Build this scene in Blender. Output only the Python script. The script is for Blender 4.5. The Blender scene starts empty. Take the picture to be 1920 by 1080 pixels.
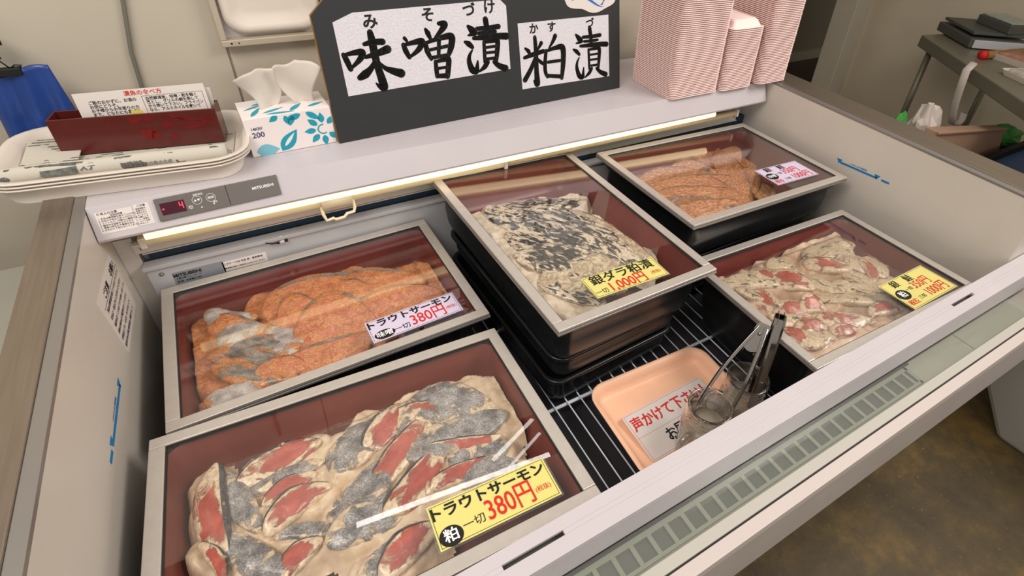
import bpy, bmesh, math, random
from mathutils import Vector, Matrix, noise, Euler
R_ = random.Random(7)
sc = bpy.context.scene
col = sc.collection

# ---------------------------------------------------------------- camera, world, lights
cam_d = bpy.data.cameras.new('camera'); cam = bpy.data.objects.new('camera', cam_d); col.objects.link(cam)
CR = [[0.8493795501887005, -0.5234580620357587, 0.06742430578649328],
      [-0.2610830021849031, -0.5277522005474475, -0.8082779724731046],
      [0.4586829468065504, 0.6689314405115689, -0.5849279290662073]]
m = Matrix.Identity(4)
for i in range(3):
    m[i][0] = CR[0][i]; m[i][1] = -CR[1][i]; m[i][2] = -CR[2][i]
m[0][3], m[1][3], m[2][3] = 0, 0, 1.70
cam.matrix_world = m
cam_d.sensor_width = 36; cam_d.lens = 1036.5623/1920*36
cam_d.shift_x = -137.0577/1920; cam_d.shift_y = -95.1018/1920
cam_d.clip_start = .02
sc.camera = cam
sc.view_settings.view_transform = 'Standard'; sc.view_settings.look = 'None'
sc.view_settings.gamma = 1; sc.view_settings.use_curve_mapping = False
sc.view_settings.exposure = -0.06

w = bpy.data.worlds.new('world'); sc.world = w; w.use_nodes = True
w.node_tree.nodes['Background'].inputs[0].default_value = (1.0, .94, .84, 1)
w.node_tree.nodes['Background'].inputs[1].default_value = .57

def area(name, loc, target, sx, sy, power, colr):
    d = bpy.data.lights.new(name, 'AREA'); d.shape = 'RECTANGLE'; d.size = sx; d.size_y = sy
    d.energy = power; d.color = colr
    o = bpy.data.objects.new(name, d); col.objects.link(o); o.location = loc
    o.rotation_euler = (Vector(target)-Vector(loc)).to_track_quat('-Z', 'Y').to_euler()
    return o
area('tube_light_over_shelf', (.495, 1.662, 2.5), (.495, 1.60, 0), .96, .030, .9, (1, .93, .90)).rotation_euler = (0, 0, -.095)
area('tube_light_second', (.85, 1.80, 2.5), (.85, 1.70, 0), .34, .024, .16, (1, .95, .9)).rotation_euler = (0, 0, .44)
area('tube_light_third', (.86, 1.70, 2.5), (.85, 1.70, 0), .30, .018, .10, (1, .95, .9)).rotation_euler = (0, 0, .46)
area('ceiling_light_left', (-.9, .2, 2.9), (-.1, .7, .9), 1.5, .7, 38, (1, .93, .87))
area('ceiling_light_right', (2.2, -.3, 3.0), (.4, .8, .9), 1.5, .8, 52, (1, .93, .87))
area('light_behind_camera', (.45, -1.9, 2.22), (.45, 1.2, 1.0), .5, .22, 9, (.93, .96, 1))

# ---------------------------------------------------------------- helpers
def link(o, parent=None):
    col.objects.link(o)
    if parent is not None: o.parent = parent
    return o
def tag(o, label=None, cat=None, group=None, kind=None):
    if label: o['label'] = label
    if cat: o['category'] = cat
    if group: o['group'] = group
    if kind: o['kind'] = kind
    return o
def empty(name, loc=(0, 0, 0), rot=(0, 0, 0), parent=None):
    o = bpy.data.objects.new(name, None); o.location = loc; o.rotation_euler = rot
    o.empty_display_size = .02
    return link(o, parent)

class MB:
    def __init__(s): s.v = []; s.f = []; s.m = []; s.mi = 0
    def vf(s, vs, fs):
        n = len(s.v); s.v += [tuple(a) for a in vs]; s.f += [tuple(n+i for i in f) for f in fs]; s.m += [s.mi]*len(fs)
    def box(s, a, b, M=None):
        x0, y0, z0 = a; x1, y1, z1 = b
        vs = [(x0,y0,z0),(x1,y0,z0),(x1,y1,z0),(x0,y1,z0),(x0,y0,z1),(x1,y0,z1),(x1,y1,z1),(x0,y1,z1)]
        if M is not None: vs = [M @ Vector(q) for q in vs]
        s.vf(vs, [(0,3,2,1),(4,5,6,7),(0,1,5,4),(1,2,6,5),(2,3,7,6),(3,0,4,7)])
        return s
    def prism(s, pts, axis, a, b):
        """pts: 2D outline, extruded along axis 'x','y' or 'z' between a and b"""
        def mk(p, t):
            return {'x': (t, p[0], p[1]), 'y': (p[0], t, p[1]), 'z': (p[0], p[1], t)}[axis]
        n = len(pts)
        s.vf([mk(p, a) for p in pts]+[mk(p, b) for p in pts],
             [tuple(range(n))[::-1], tuple(range(n, 2*n))]+[(i, (i+1) % n, n+(i+1) % n, n+i) for i in range(n)])
        return s
    def tube(s, pts, r, n=8, closed=False, caps=True, sx=1.0):
        pts = [Vector(p) for p in pts]; rings = []
        L = len(pts); up = None
        for i, p in enumerate(pts):
            a = pts[(i-1) % L] if (closed or i > 0) else p
            b = pts[(i+1) % L] if (closed or i < L-1) else p
            t = (b-a).normalized()
            if up is None:
                up = Vector((0, 0, 1)) if abs(t.z) < .9 else Vector((1, 0, 0))
            u = up - t*up.dot(t); u.normalize(); up = u; v = t.cross(u)
            rr = r[i] if isinstance(r, (list, tuple)) else r
            rings.append([p + u*math.cos(2*math.pi*k/n)*rr*sx + v*math.sin(2*math.pi*k/n)*rr for k in range(n)])
        s.loft(rings, closed, caps); return s
    def loft(s, rings, closed=False, caps=True):
        n = len(rings[0]); L = len(rings); vs = [q for r in rings for q in r]; fs = []
        for i in range(L if closed else L-1):
            j = (i+1) % L
            for k in range(n): fs.append((i*n+k, i*n+(k+1) % n, j*n+(k+1) % n, j*n+k))
        if caps and not closed:
            fs.append(tuple(range(n))[::-1]); fs.append(tuple((L-1)*n+k for k in range(n)))
        s.vf(vs, fs); return s
    def lathe(s, prof, n=32, c=(0, 0, 0), caps=False):
        s.loft([[(c[0]+r*math.cos(2*math.pi*k/n), c[1]+r*math.sin(2*math.pi*k/n), c[2]+z) for k in range(n)] for r, z in prof], False, caps)
        return s
    def build(s, name, mats, parent=None, smooth=False, bevel=0, M=None, loc=None, rot=None, seg=2):
        me = bpy.data.meshes.new(name); me.from_pydata(s.v, [], s.f); me.validate()
        if not isinstance(mats, (list, tuple)): mats = [mats]
        for q in mats: me.materials.append(q)
        bm = bmesh.new(); bm.from_mesh(me); bmesh.ops.recalc_face_normals(bm, faces=bm.faces); bm.to_mesh(me); bm.free()
        if len(mats) > 1 and len(me.polygons) == len(s.m):
            for p, i in zip(me.polygons, s.m): p.material_index = i
        if smooth:
            for p in me.polygons: p.use_smooth = True
        o = bpy.data.objects.new(name, me)
        if M is not None: o.matrix_basis = M
        if loc is not None: o.location = loc
        if rot is not None: o.rotation_euler = rot
        link(o, parent)
        if bevel:
            b = o.modifiers.new('bevel', 'BEVEL'); b.width = bevel; b.segments = seg; b.limit_method = 'ANGLE'; b.harden_normals = False
        return o

def rrect(w, h, r, n=5, cx=0, cy=0, z=0):
    out = []
    for (sx, sy, a0) in ((1, 1, 0), (-1, 1, 90), (-1, -1, 180), (1, -1, 270)):
        for k in range(n+1):
            a = math.radians(a0+90*k/n)
            out.append((cx+sx*(w/2-r)+r*math.cos(a), cy+sy*(h/2-r)+r*math.sin(a), z))
    return out

# ---------------------------------------------------------------- materials
def lin(c):
    return tuple(((v/255)/12.92 if v/255 <= .04045 else ((v/255+.055)/1.055)**2.4) for v in c)
def mat(name, rgb, rough=.5, metal=0, spec=.5, var=0, vscale=8, bump=0, bscale=60, coat=0, trans=0, emis=None, estr=0, stretch=None, ior=1.45):
    M = bpy.data.materials.new(name); M.use_nodes = True; nt = M.node_tree; N = nt.nodes; Lk = nt.links
    b = N['Principled BSDF']; c = lin(rgb)
    b.inputs['Base Color'].default_value = (*c, 1); b.inputs['Roughness'].default_value = rough
    b.inputs['Metallic'].default_value = metal; b.inputs['Specular IOR Level'].default_value = spec
    b.inputs['Coat Weight'].default_value = coat; b.inputs['Transmission Weight'].default_value = trans
    b.inputs['IOR'].default_value = ior
    if emis: b.inputs['Emission Color'].default_value = (*lin(emis), 1); b.inputs['Emission Strength'].default_value = estr
    if var or bump:
        tc = N.new('ShaderNodeTexCoord'); mp = N.new('ShaderNodeMapping'); Lk.new(tc.outputs['Object'], mp.inputs[0])
        if stretch: mp.inputs['Scale'].default_value = stretch
    if var:
        n = N.new('ShaderNodeTexNoise'); n.inputs['Scale'].default_value = vscale; n.inputs['Detail'].default_value = 5
        Lk.new(mp.outputs[0], n.inputs['Vector'])
        r = N.new('ShaderNodeValToRGB'); r.color_ramp.elements[0].position = .3; r.color_ramp.elements[1].position = .7
        r.color_ramp.elements[0].color = (*[v*(1-var) for v in c], 1); r.color_ramp.elements[1].color = (*[min(1, v*(1+var*.6)) for v in c], 1)
        Lk.new(n.outputs[0], r.inputs[0]); Lk.new(r.outputs[0], b.inputs['Base Color'])
    if bump:
        n2 = N.new('ShaderNodeTexNoise'); n2.inputs['Scale'].default_value = bscale; n2.inputs['Detail'].default_value = 4
        Lk.new(mp.outputs[0], n2.inputs['Vector'])
        bp = N.new('ShaderNodeBump'); bp.inputs['Strength'].default_value = bump; bp.inputs['Distance'].default_value = .002
        Lk.new(n2.outputs[0], bp.inputs['Height']); Lk.new(bp.outputs[0], b.inputs['Normal'])
    return M
def sheet_glass(name, tint=(1, 1, 1), boost=1.0, rough=.0, base=.04, veil=0.0, vcol=(.8, .8, .78)):
    """thin clear sheet: transparent with Fresnel reflection"""
    M = bpy.data.materials.new(name); M.use_nodes = True; nt = M.node_tree; N = nt.nodes; Lk = nt.links
    N.remove(N['Principled BSDF']); out = N['Material Output']
    t = N.new('ShaderNodeBsdfTransparent'); t.inputs[0].default_value = (*tint, 1)
    g = N.new('ShaderNodeBsdfGlossy'); g.inputs['Roughness'].default_value = rough
    lw = N.new('ShaderNodeLayerWeight'); lw.inputs[0].default_value = .5
    p = N.new('ShaderNodeMath'); p.operation = 'POWER'; Lk.new(lw.outputs['Facing'], p.inputs[0]); p.inputs[1].default_value = 4.0
    a = N.new('ShaderNodeMath'); a.operation = 'MULTIPLY_ADD'; Lk.new(p.outputs[0], a.inputs[0]); a.inputs[1].default_value = .96*boost; a.inputs[2].default_value = base
    a.use_clamp = True
    mx = N.new('ShaderNodeMixShader'); Lk.new(a.outputs[0], mx.inputs[0]); Lk.new(t.outputs[0], mx.inputs[1]); Lk.new(g.outputs[0], mx.inputs[2])
    last = mx
    if veil:
        d = N.new('ShaderNodeBsdfDiffuse'); d.inputs[0].default_value = (*vcol, 1)
        m2 = N.new('ShaderNodeMixShader'); m2.inputs[0].default_value = veil; Lk.new(mx.outputs[0], m2.inputs[1]); Lk.new(d.outputs[0], m2.inputs[2]); last = m2
    Lk.new(last.outputs[0], out.inputs[0])
    return M

def food(name, base, dark, paste, cover, scale=45, scales=0, rough=.3, lo=.0, streak=None, grain=0, edge=0.0):
    """wet fish surface: base colour varied to dark, marinade smeared over it in patches"""
    M = bpy.data.materials.new(name); M.use_nodes = True; nt = M.node_tree; N = nt.nodes; Lk = nt.links
    b = N['Principled BSDF']; b.inputs['Roughness'].default_value = rough
    b.inputs['Coat Weight'].default_value = .6; b.inputs['Coat Roughness'].default_value = .12
    tc = N.new('ShaderNodeTexCoord'); oi = N.new('ShaderNodeObjectInfo')
    off = N.new('ShaderNodeVectorMath'); off.operation = 'MULTIPLY_ADD'
    cmb = N.new('ShaderNodeCombineXYZ')
    for i in range(3): Lk.new(oi.outputs['Random'], cmb.inputs[i])
    sv = N.new('ShaderNodeVectorMath'); sv.operation = 'SCALE'; sv.inputs['Scale'].default_value = 9.0; Lk.new(cmb.outputs[0], sv.inputs[0])
    ad = N.new('ShaderNodeVectorMath'); ad.operation = 'ADD'; Lk.new(tc.outputs['Object'], ad.inputs[0]); Lk.new(sv.outputs[0], ad.inputs[1])
    mp = N.new('ShaderNodeMapping'); Lk.new(ad.outputs[0], mp.inputs[0])
    if streak: mp.inputs['Scale'].default_value = streak
    n1 = N.new('ShaderNodeTexNoise'); n1.inputs['Scale'].default_value = scale*1.6; n1.inputs['Detail'].default_value = 6; Lk.new(mp.outputs[0], n1.inputs['Vector'])
    r1 = N.new('ShaderNodeValToRGB'); r1.color_ramp.elements[0].position = .35; r1.color_ramp.elements[1].position = .65
    r1.color_ramp.elements[0].color = (*lin(dark), 1); r1.color_ramp.elements[1].color = (*lin(base), 1); Lk.new(n1.outputs[0], r1.inputs[0])
    cur = r1.outputs[0]; hgt = n1.outputs[0]
    if scales:
        v = N.new('ShaderNodeTexVoronoi'); v.inputs['Scale'].default_value = 330; Lk.new(ad.outputs[0], v.inputs['Vector'])
        rv = N.new('ShaderNodeValToRGB'); rv.color_ramp.elements[0].position = .1; rv.color_ramp.elements[1].position = .62
        rv.color_ramp.elements[0].color = (1.25, 1.25, 1.28, 1); rv.color_ramp.elements[1].color = (.5, .5, .52, 1); Lk.new(v.outputs['Distance'], rv.inputs[0])
        mu = N.new('ShaderNodeMixRGB'); mu.blend_type = 'MULTIPLY'; mu.inputs[0].default_value = scales; Lk.new(cur, mu.inputs[1]); Lk.new(rv.outputs[0], mu.inputs[2]); cur = mu.outputs[0]
        hgt = v.outputs['Distance']
    n2 = N.new('ShaderNodeTexNoise'); n2.inputs['Scale'].default_value = scale; n2.inputs['Detail'].default_value = 7; n2.inputs['Roughness'].default_value = .62
    n2.inputs['Distortion'].default_value = .8; Lk.new(mp.outputs[0], n2.inputs['Vector'])
    r2 = N.new('ShaderNodeValToRGB'); r2.color_ramp.elements[0].position = 1-cover-.30+lo; r2.color_ramp.elements[1].position = 1-cover-.20+lo
    r2.color_ramp.elements[0].position = max(0, .5-(cover-.5)*.45-.035); r2.color_ramp.elements[1].position = r2.color_ramp.elements[0].position+.07
    gx = N.new('ShaderNodeSeparateXYZ'); Lk.new(tc.outputs['Generated'], gx.inputs[0]); ds = []
    for ax in ('X', 'Y'):
        q1 = N.new('ShaderNodeMath'); q1.operation = 'SUBTRACT'; Lk.new(gx.outputs[ax], q1.inputs[0]); q1.inputs[1].default_value = .5
        q2 = N.new('ShaderNodeMath'); q2.operation = 'ABSOLUTE'; Lk.new(q1.outputs[0], q2.inputs[0]); ds.append(q2)
    q3 = N.new('ShaderNodeMath'); q3.operation = 'MAXIMUM'; Lk.new(ds[0].outputs[0], q3.inputs[0]); Lk.new(ds[1].outputs[0], q3.inputs[1])
    q4 = N.new('ShaderNodeMath'); q4.operation = 'MULTIPLY_ADD'; Lk.new(q3.outputs[0], q4.inputs[0]); q4.inputs[1].default_value = edge*2; q4.inputs[2].default_value = -edge*.55
    q5 = N.new('ShaderNodeMath'); q5.operation = 'ADD'; Lk.new(n2.outputs[0], q5.inputs[0]); Lk.new(q4.outputs[0], q5.inputs[1])
    Lk.new(q5.outputs[0], r2.inputs[0])
    n3 = N.new('ShaderNodeTexNoise'); n3.inputs['Scale'].default_value = 160 if not grain else 260; n3.inputs['Detail'].default_value = 5; Lk.new(ad.outputs[0], n3.inputs['Vector'])
    r3 = N.new('ShaderNodeValToRGB'); r3.color_ramp.elements[0].position = .3; r3.color_ramp.elements[1].position = .65
    pc = lin(paste); k = .72 if not grain else .55
    r3.color_ramp.elements[0].color = (pc[0]*k, pc[1]*k*.92, pc[2]*k*.85, 1); r3.color_ramp.elements[1].color = (*[min(1, q*1.12) for q in pc], 1); Lk.new(n3.outputs[0], r3.inputs[0])
    mx = N.new('ShaderNodeMixRGB'); Lk.new(r2.outputs[0], mx.inputs[0]); Lk.new(cur, mx.inputs[1]); Lk.new(r3.outputs[0], mx.inputs[2])
    Lk.new(mx.outputs[0], b.inputs['Base Color'])
    am = N.new('ShaderNodeMath'); am.operation = 'MULTIPLY_ADD'; Lk.new(r2.outputs[0], am.inputs[0]); am.inputs[1].default_value = 1.2; Lk.new(n2.outputs[0], am.inputs[2])
    a2 = N.new('ShaderNodeMath'); a2.operation = 'MULTIPLY_ADD'; Lk.new(n3.outputs[0], a2.inputs[0]); a2.inputs[1].default_value = .5 if not grain else .9; Lk.new(am.outputs[0], a2.inputs[2])
    a3 = N.new('ShaderNodeMath'); a3.operation = 'MULTIPLY_ADD'; Lk.new(hgt, a3.inputs[0]); a3.inputs[1].default_value = .25; Lk.new(a2.outputs[0], a3.inputs[2])
    bp = N.new('ShaderNodeBump'); bp.inputs['Strength'].default_value = .8 if not grain else .6; bp.inputs['Distance'].default_value = .0024
    Lk.new(a3.outputs[0], bp.inputs['Height']); Lk.new(bp.outputs[0], b.inputs['Normal'])
    return M

M = {}
M['panel'] = mat('painted_steel_panel', (208, 199, 188), .38, var=.05, vscale=5)
M['panel_white'] = mat('white_painted_steel', (194, 187, 190), .35, var=.03, vscale=6)
M['wall'] = mat('grey_wall_paint', (186, 177, 160), .6, var=.05, vscale=3, bump=.05)
M['wall_far'] = mat('far_wall_paint', (200, 187, 165), .65, var=.06, vscale=2)
M['stainless'] = mat('brushed_stainless', (146, 133, 119), .28, metal=.7, var=.12, vscale=14, bump=.05, bscale=90, stretch=(14, .5, 14))
M['alu'] = mat('brushed_aluminium', (206, 198, 190), .42, metal=.55, var=.05, vscale=60, bump=.05, bscale=160)
M['alu_dark'] = mat('aluminium_edge', (150, 145, 140), .35, metal=.6)
M['cream'] = mat('cream_blind_roll', (236, 222, 186), .35, var=.04)
M['rail'] = mat('pale_anodised_rail', (214, 206, 192), .4, metal=.3)
M['dark_blue'] = mat('dark_blue_air_outlet', (38, 58, 78), .5)
M['black_plastic'] = mat('glossy_black_plastic', (24, 26, 27), .28, var=.2, vscale=30)
M['liner'] = mat('dark_red_lacquer_lining', (122, 56, 52), .35, var=.12, vscale=9)
M['white_wire'] = mat('white_coated_wire', (225, 232, 240), .35)
M['well'] = mat('dark_well_floor', (58, 56, 60), .45, var=.15)
M['grey_rear'] = mat('grey_rear_panel', (176, 174, 176), .4, var=.03)
M['black'] = mat('matt_black', (14, 14, 14), .6)
M['rubber'] = mat('dark_gasket', (40, 36, 34), .7)
M['ink'] = mat('black_ink', (18, 16, 16), .7)
M['red_ink'] = mat('red_ink', (206, 34, 28), .6)
M['white_ink'] = mat('white_ink', (235, 235, 232), .6)
M['blue_ink'] = mat('blue_print', (24, 122, 184), .5)
M['yellow_card'] = mat('yellow_card', (216, 206, 122), .5, var=.02)
M['lilac_card'] = mat('pale_lilac_card', (208, 196, 218), .5)
M['white_card'] = mat('white_card', (218, 209, 203), .55)
M['board'] = mat('charcoal_board', (40, 41, 42), .55, var=.05)
M['wood_edge'] = mat('board_wood_edge', (150, 108, 48), .6)
M['washi'] = mat('speckled_silver_paper', (212, 208, 214), .45, var=.10, vscale=220, bump=.5, bscale=160)
M['pink_foam'] = mat('pink_foam', (248, 220, 214), .5, var=.02)
M['peach_foam'] = mat('peach_foam', (250, 198, 164), .45, var=.05, vscale=14, stretch=(1, 1, 1))
M['white_foam'] = mat('white_foam', (216, 206, 194), .5)
M['tissue'] = mat('tissue_paper', (208, 199, 188), .9, bump=.2, bscale=40)
M['teal_print'] = mat('teal_print', (26, 150, 172), .45)
M['pale_teal_print'] = mat('pale_teal_print', (120, 184, 200), .45)
M['carton'] = mat('white_carton', (232, 222, 220), .45)
M['lacquer'] = mat('maroon_lacquer', (88, 32, 28), .22, coat=.3, var=.1, vscale=20)
M['lacquer_red'] = mat('red_lacquer_pattern', (112, 20, 22), .3)
M['gold'] = mat('gold_lacquer_edge', (190, 160, 70), .35, metal=.5)
M['blue_bag'] = mat('blue_plastic_bag', (36, 66, 134), .3, var=.25, vscale=14, bump=.7, bscale=14)
M['teal_plastic'] = mat('teal_plastic', (20, 120, 130), .4)
M['chrome'] = mat('polished_steel', (158, 152, 148), .14, metal=1)
M['display'] = mat('display_window', (56, 12, 30), .2, emis=(120, 20, 50), estr=.12)
M['led'] = mat('red_led', (255, 60, 70), .4, emis=(255, 50, 70), estr=2.2)
M['control'] = mat('grey_control_panel', (104, 98, 94), .4)
M['label_grey'] = mat('grey_rating_label', (128, 132, 138), .45)
M['grille'] = mat('grille_bars', (132, 130, 120), .5)
M['grille_hole'] = mat('grille_recess', (70, 70, 64), .6, var=.1, vscale=30)
M['greenish'] = mat('greenish_channel_cover', (148, 143, 134), .4, var=.08, vscale=9)
M['bumper'] = mat('pale_pink_beige_rail', (196, 184, 178), .45)
M['bumper_grey'] = mat('grey_lower_skirt', (176, 166, 160), .5, var=.06)
M['tabletop'] = mat('worn_steel_tabletop', (132, 126, 110), .4, metal=.4)
M['dark_grey'] = mat('dark_grey_plastic', (78, 78, 72), .5)
M['scale_white'] = mat('scale_front', (190, 190, 190), .4)
M['pipe_grey'] = mat('grey_cable_sheath', (110, 108, 98), .5)
M['water'] = sheet_glass('cloudy_water', (.97, .95, .9), 1, .02, .04, veil=.45, vcol=(.72, .62, .5))
M['pane'] = sheet_glass('lid_glass', (.985, .98, .97), 1.4, .0, .045)
M['lamp'] = mat('fluorescent_tube', (255, 250, 235), .4, emis=(255, 228, 172), estr=1.45)
M['film'] = sheet_glass('plastic_film', (.98, .98, .98), .7, .12, .05, veil=.03)
M['jar_glass'] = sheet_glass('jar_glass', (.90, .90, .88), 2.6, .02, .10, veil=.01)
M['far_floor'] = mat('dark_far_floor', (70, 56, 42), .6, var=.2)
M['green'] = mat('green_plastic', (60, 140, 60), .5)
M['tan_tray'] = mat('tan_tray', (170, 136, 112), .5)
M['blue_crate'] = mat('blue_crate', (70, 100, 150), .5)
M['tape_white'] = mat('pale_strap', (196, 184, 176), .6)

# concrete floor with ochre stains
def floor_mat():
    m_ = mat('stained_concrete', (84, 70, 46), .55, bump=.3, bscale=40)
    nt = m_.node_tree; N = nt.nodes; Lk = nt.links; b = N['Principled BSDF']
    tc = N.new('ShaderNodeTexCoord')
    n = N.new('ShaderNodeTexNoise'); n.inputs['Scale'].default_value = 2.6; n.inputs['Detail'].default_value = 9; n.inputs['Roughness'].default_value = .68; Lk.new(tc.outputs['Object'], n.inputs['Vector'])
    r = N.new('ShaderNodeValToRGB'); e = r.color_ramp.elements
    e[0].position = .36; e[0].color = (*lin((62, 52, 38)), 1); e[1].position = .68; e[1].color = (*lin((132, 104, 52)), 1)
    x = e.new(.52); x.color = (*lin((86, 72, 46)), 1)
    Lk.new(n.outputs[0], r.inputs[0])
    n2 = N.new('ShaderNodeTexNoise'); n2.inputs['Scale'].default_value = 90; n2.inputs['Detail'].default_value = 3; Lk.new(tc.outputs['Object'], n2.inputs['Vector'])
    r2 = N.new('ShaderNodeValToRGB'); r2.color_ramp.elements[0].position = .68; r2.color_ramp.elements[1].position = .76
    Lk.new(n2.outputs[0], r2.inputs[0])
    mx = N.new('ShaderNodeMixRGB'); Lk.new(r2.outputs[0], mx.inputs[0]); Lk.new(r.outputs[0], mx.inputs[1]); mx.inputs[2].default_value = (*lin((150, 132, 96)), 1)
    Lk.new(mx.outputs[0], b.inputs['Base Color'])
    return m_
M['floor'] = floor_mat()

# newsprint
def newsprint(name, s=1.0):
    m_ = mat(name, (186, 180, 166), .8)
    nt = m_.node_tree; N = nt.nodes; Lk = nt.links; b = N['Principled BSDF']
    tc = N.new('ShaderNodeTexCoord')
    def scaled(v, k):
        q = N.new('ShaderNodeMapping'); q.inputs['Scale'].default_value = k; Lk.new(v, q.inputs[0]); return q.outputs[0]
    ns = N.new('ShaderNodeTexNoise'); ns.inputs['Scale'].default_value = 1.4; ns.inputs['Detail'].default_value = 2; Lk.new(scaled(tc.outputs['Object'], (420*s, 420*s, 420*s)), ns.inputs['Vector'])
    wv = N.new('ShaderNodeTexWave'); wv.inputs['Scale'].default_value = 34*s; wv.bands_direction = 'Y'; Lk.new(tc.outputs['Object'], wv.inputs['Vector'])
    big = N.new('ShaderNodeTexNoise'); big.inputs['Scale'].default_value = 24; Lk.new(tc.outputs['Object'], big.inputs['Vector'])
    a = N.new('ShaderNodeMath'); a.operation = 'MULTIPLY'; Lk.new(ns.outputs[0], a.inputs[0]); Lk.new(wv.outputs['Fac'], a.inputs[1])
    g = N.new('ShaderNodeMath'); g.operation = 'GREATER_THAN'; Lk.new(a.outputs[0], g.inputs[0]); g.inputs[1].default_value = .31
    h = N.new('ShaderNodeMath'); h.operation = 'GREATER_THAN'; Lk.new(big.outputs[0], h.inputs[0]); h.inputs[1].default_value = .57
    k = N.new('ShaderNodeMath'); k.operation = 'MULTIPLY'; Lk.new(g.outputs[0], k.inputs[0]); Lk.new(h.outputs[0], k.inputs[1])
    mx = N.new('ShaderNodeMixRGB'); Lk.new(k.outputs[0], mx.inputs[0]); mx.inputs[1].default_value = (*lin((190, 184, 170)), 1); mx.inputs[2].default_value = (*lin((92, 90, 86)), 1)
    Lk.new(mx.outputs[0], b.inputs['Base Color'])
    return m_
M['news'] = newsprint('newsprint')

# ---------------------------------------------------------------- lettering
def text(name, s, size, mt, parent, frame, x=0, y=0, bold=0, rot=0, sx=1.0, align='CENTER', h=.0004, shear=0):
    """flat lettering in the plane of frame (4x4: X right, Y up, Z out)"""
    kan = any('\u4e00' <= ch <= '\u9fff' for ch in s)
    cu = bpy.data.curves.new('t', 'FONT'); cu.body = s; cu.size = size; cu.offset = (min(bold, .007) if kan else bold)*size
    cu.align_x = align; cu.align_y = 'CENTER'; cu.resolution_u = 3; cu.shear = shear
    o = bpy.data.objects.new('t', cu); col.objects.link(o)
    dg = bpy.context.evaluated_depsgraph_get(); me = bpy.data.meshes.new_from_object(o.evaluated_get(dg))
    bpy.data.objects.remove(o); bpy.data.curves.remove(cu)
    if kan and bold > .009:                         # heavier kanji: a second impression a hair to the side
        bm = bmesh.new(); bm.from_mesh(me); me2 = me.copy()
        for dx, dy in ((bold*.9, 0), (bold*.45, bold*.5)):
            m3 = me2.copy(); m3.transform(Matrix.Translation((dx*size, dy*size, -.00004*(1+(dy > 0))))); bm.from_mesh(m3); bpy.data.meshes.remove(m3)
        bm.to_mesh(me); bm.free(); bpy.data.meshes.remove(me2)
    me.name = name; me.materials.clear(); me.materials.append(mt)
    o = bpy.data.objects.new(name, me); link(o, parent)
    o.matrix_basis = frame @ Matrix.Translation((x, y, h)) @ Matrix.Rotation(rot, 4, 'Z') @ Matrix.Diagonal((sx, 1, 1, 1))
    return o
def frame(o, u, v):
    u = Vector(u).normalized(); v = Vector(v); v = (v-u*v.dot(u)).normalized(); n = u.cross(v)
    F = Matrix.Identity(4)
    for i in range(3): F[i][0] = u[i]; F[i][1] = v[i]; F[i][2] = n[i]; F[i][3] = o[i]
    return F
I4 = Matrix.Identity(4)
def plate(mb, pts, z0, z1): mb.prism(pts, 'z', z0, z1); return mb
def rect(x0, y0, x1, y1): return [(x0, y0), (x1, y0), (x1, y1), (x0, y1)]
def join_text(parent, name, items, mt, F):
    """several strings in one lettering mesh; items: (string, size, x, y, bold, sx, align[, rot])"""
    obs = [text('t', it[0], it[1], mt, None, F, it[2], it[3], it[4], it[7] if len(it) > 7 else 0, it[5], it[6]) for it in items]
    bm = bmesh.new()
    for o in obs:
        me = o.data.copy(); me.transform(o.matrix_basis); bm.from_mesh(me); bpy.data.meshes.remove(me); bpy.data.objects.remove(o)
    me = bpy.data.meshes.new(name); bm.to_mesh(me); bm.free(); me.materials.append(mt)
    o = bpy.data.objects.new(name, me); link(o, parent); return o
def rebase(root, loc):
    loc = Vector(loc); T = Matrix.Translation(-loc)
    for ch in [o for o in bpy.data.objects if o.parent == root]: ch.matrix_basis = T @ ch.matrix_basis
    root.location = root.location + loc
    return root
def struct(name, mb, mt, **k):
    return tag(mb.build(name, mt, **k), kind='structure')

# ================================================================ the room
struct('floor', MB().box((-4, -3.5, -.06), (9, 2.62, 0)), M['floor'])
b = MB().box((-4, 1.66, 0), (-.005, 1.74, 2.2)); b.box((0, 1.66, 0), (1.72, 1.74, 2.2)); b.box((-.006, 1.668, 0), (.001, 1.739, 2.2))
struct('wall_back', b, M['wall'], bevel=.002)
struct('wall_right', MB().box((4.30, -3.5, 0), (4.42, 2.62, 2.8)), M['wall_far'])
struct('trim_1', MB().box((4.02, 2.58, 0), (4.18, 2.76, 2.5)), M['wall'], bevel=.006)
struct('wall_far', MB().box((4.18, 2.62, 0), (5.2, 2.74, 2.8)), M['wall_far'])
struct('floor_beyond', MB().box((1.6, 2.62, -.06), (9, 6, -.005)), M['far_floor'])
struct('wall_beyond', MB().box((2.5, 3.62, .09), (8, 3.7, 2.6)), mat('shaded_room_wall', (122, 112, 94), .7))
struct('baseboard_beyond', MB().box((2.5, 3.60, -.005), (8, 3.7, .09)), mat('baseboard_paint', (150, 140, 118), .6))
struct('ceiling', MB().box((-4, 1.74, 2.7), (9, 6, 2.78)), M['wall'])

cb = MB().tube([(-.160+.05*0, 1.652, 1.75), (-.163, 1.652, 1.5), (-.168, 1.652, 1.36), (-.196, 1.652, 1.22), (-.206, 1.652, 1.1), (-.21, 1.652, 1.0)], .0045, 8)
tag(cb.build('wall_cable', M['pipe_grey'], smooth=True), 'thin grey cable running down the grey wall behind the maroon box', 'cable')

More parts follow.
